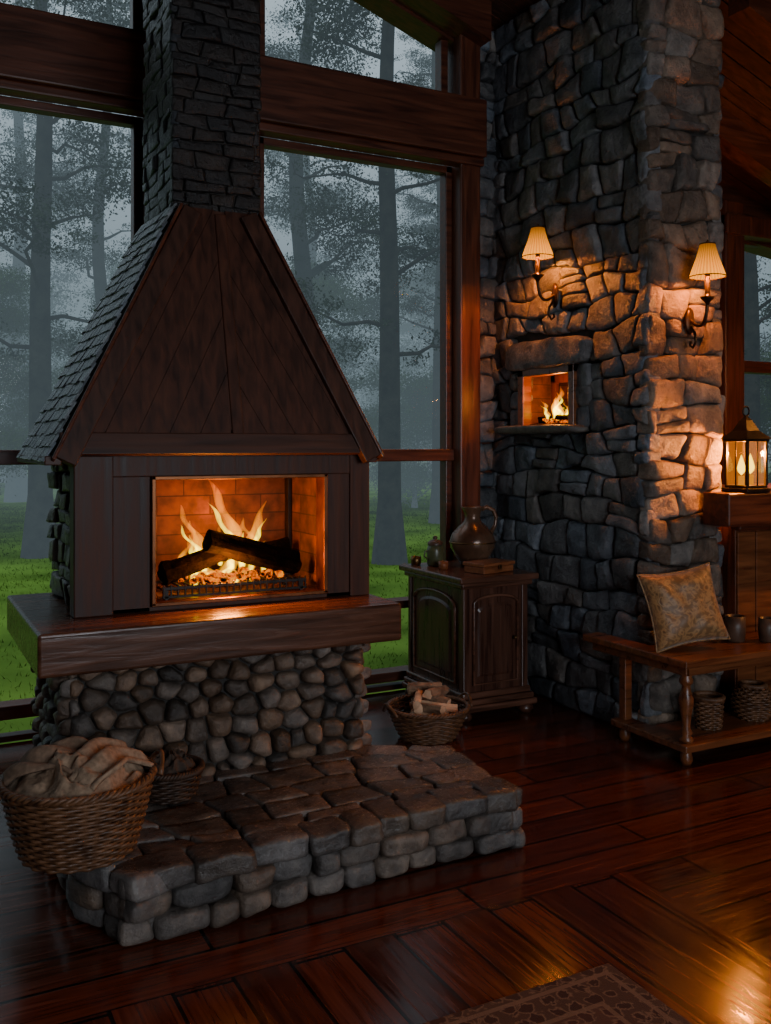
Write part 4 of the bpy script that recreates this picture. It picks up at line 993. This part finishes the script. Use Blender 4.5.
def fill_lamp(name,loc,label,cat,energy,stem,col):
    e=empty(name,loc); tag(e,label,cat)
    if stem>0:
        v,f=lathe([(0,0),(.07,0),(.075,.015),(.03,.03),(.05,.09),(.055,.13),(.02,.19),(.012,.22),(.012,stem),(0,stem)],28); mobj('lamp_base',v,f,M['pot'],e,False,smooth=True)
        z0,z1=stem-.05,stem+.15
    else:
        v,f=tube([(0,0,.2),(0,0,.6),(0,0,1.1)],.006,6); mobj('chain',v,f,M['iron'],e,False)
        z0,z1=-.06,.16
    v,f=lathe([(.16,z0),(.10,z1)],48); o=mobj('lamp_shade',v,f,M['burlap2'],e,False,smooth=True)
    light('lamp_light',(0,0,z0-.0+.03),energy,col,.06,e,False)
fill_lamp('added_table_lamp',(4.95,3.85,1.25),'added out-of-view fill lamp with cloth shade on the sideboard','lamp',60,.32,(1,.33,.05))  # unseen lamp added for warm light on bench and floor
fill_lamp('added_pendant_lamp',(5.3,2.7,2.45),'added out-of-view fill pendant with cloth shade','lamp',90,0,(1,.36,.07))  # unseen pendant added as warm fill for the room

# ================================================================= RUG
def rug_mat():
    m,nt,b,o=newmat('patterned_rug'); tc=nd(nt,'ShaderNodeTexCoord'); s=nd(nt,'ShaderNodeSeparateXYZ'); lk(nt,tc,'Object',s,0)
    def ab(i,h):
        a=nd(nt,'ShaderNodeMath',operation='ABSOLUTE'); lk(nt,s,i,a,0); q=nd(nt,'ShaderNodeMath',operation='SUBTRACT'); q.inputs[0].default_value=h; lk(nt,a,0,q,1); return q
    mn=nd(nt,'ShaderNodeMath',operation='MINIMUM'); lk(nt,ab(0,1.05),0,mn,0); lk(nt,ab(1,.9),0,mn,1)
    r=ramp(nt,[(0,(.05,.02,.014)),(.03,(.17,.10,.065)),(.045,(.045,.016,.012)),(.14,(.16,.095,.06)),(.155,(.06,.02,.015)),(.3,(.14,.085,.055)),(.315,(.055,.02,.016))],'CONSTANT')
    lk(nt,mn,0,r,0)
    vo=nd(nt,'ShaderNodeTexVoronoi',i_Scale=17,i_Randomness=.35); lk(nt,tc,'Object',vo,'Vector')
    n=nd(nt,'ShaderNodeTexNoise',i_Scale=22,i_Detail=4,i_Distortion=1.5); lk(nt,tc,'Object',n,'Vector')
    a=nd(nt,'ShaderNodeMath',operation='ADD'); lk(nt,vo,'Distance',a,0); lk(nt,n,'Fac',a,1)
    r2=ramp(nt,[(.0,(0,0,0)),(.78,(0,0,0)),(.86,(1,1,1)),(.96,(.2,.2,.2))]); lk(nt,a,0,r2,0)
    mx=nd(nt,'ShaderNodeMix',data_type='RGBA'); lk(nt,r2,0,mx,0); lk(nt,r,0,mx,6); mx.inputs[7].default_value=(.20,.12,.075,1); lk(nt,mx,2,b,'Base Color'); b.inputs['Roughness'].default_value=.95
    n3=nd(nt,'ShaderNodeTexNoise',i_Scale=260); lk(nt,tc,'Object',n3,'Vector')
    bp=nd(nt,'ShaderNodeBump',i_Strength=.8,i_Distance=.004); lk(nt,n3,'Fac',bp,'Height'); lk(nt,bp,0,b,'Normal'); return m
o=boxes('area_rug',[(-1.05,1.05,-.9,.9,0,.012)],rug_mat(),None,bevel=.004); o.location=(.78,1.22,0); tag(o,'dark patterned woven rug with ornate border','rug')
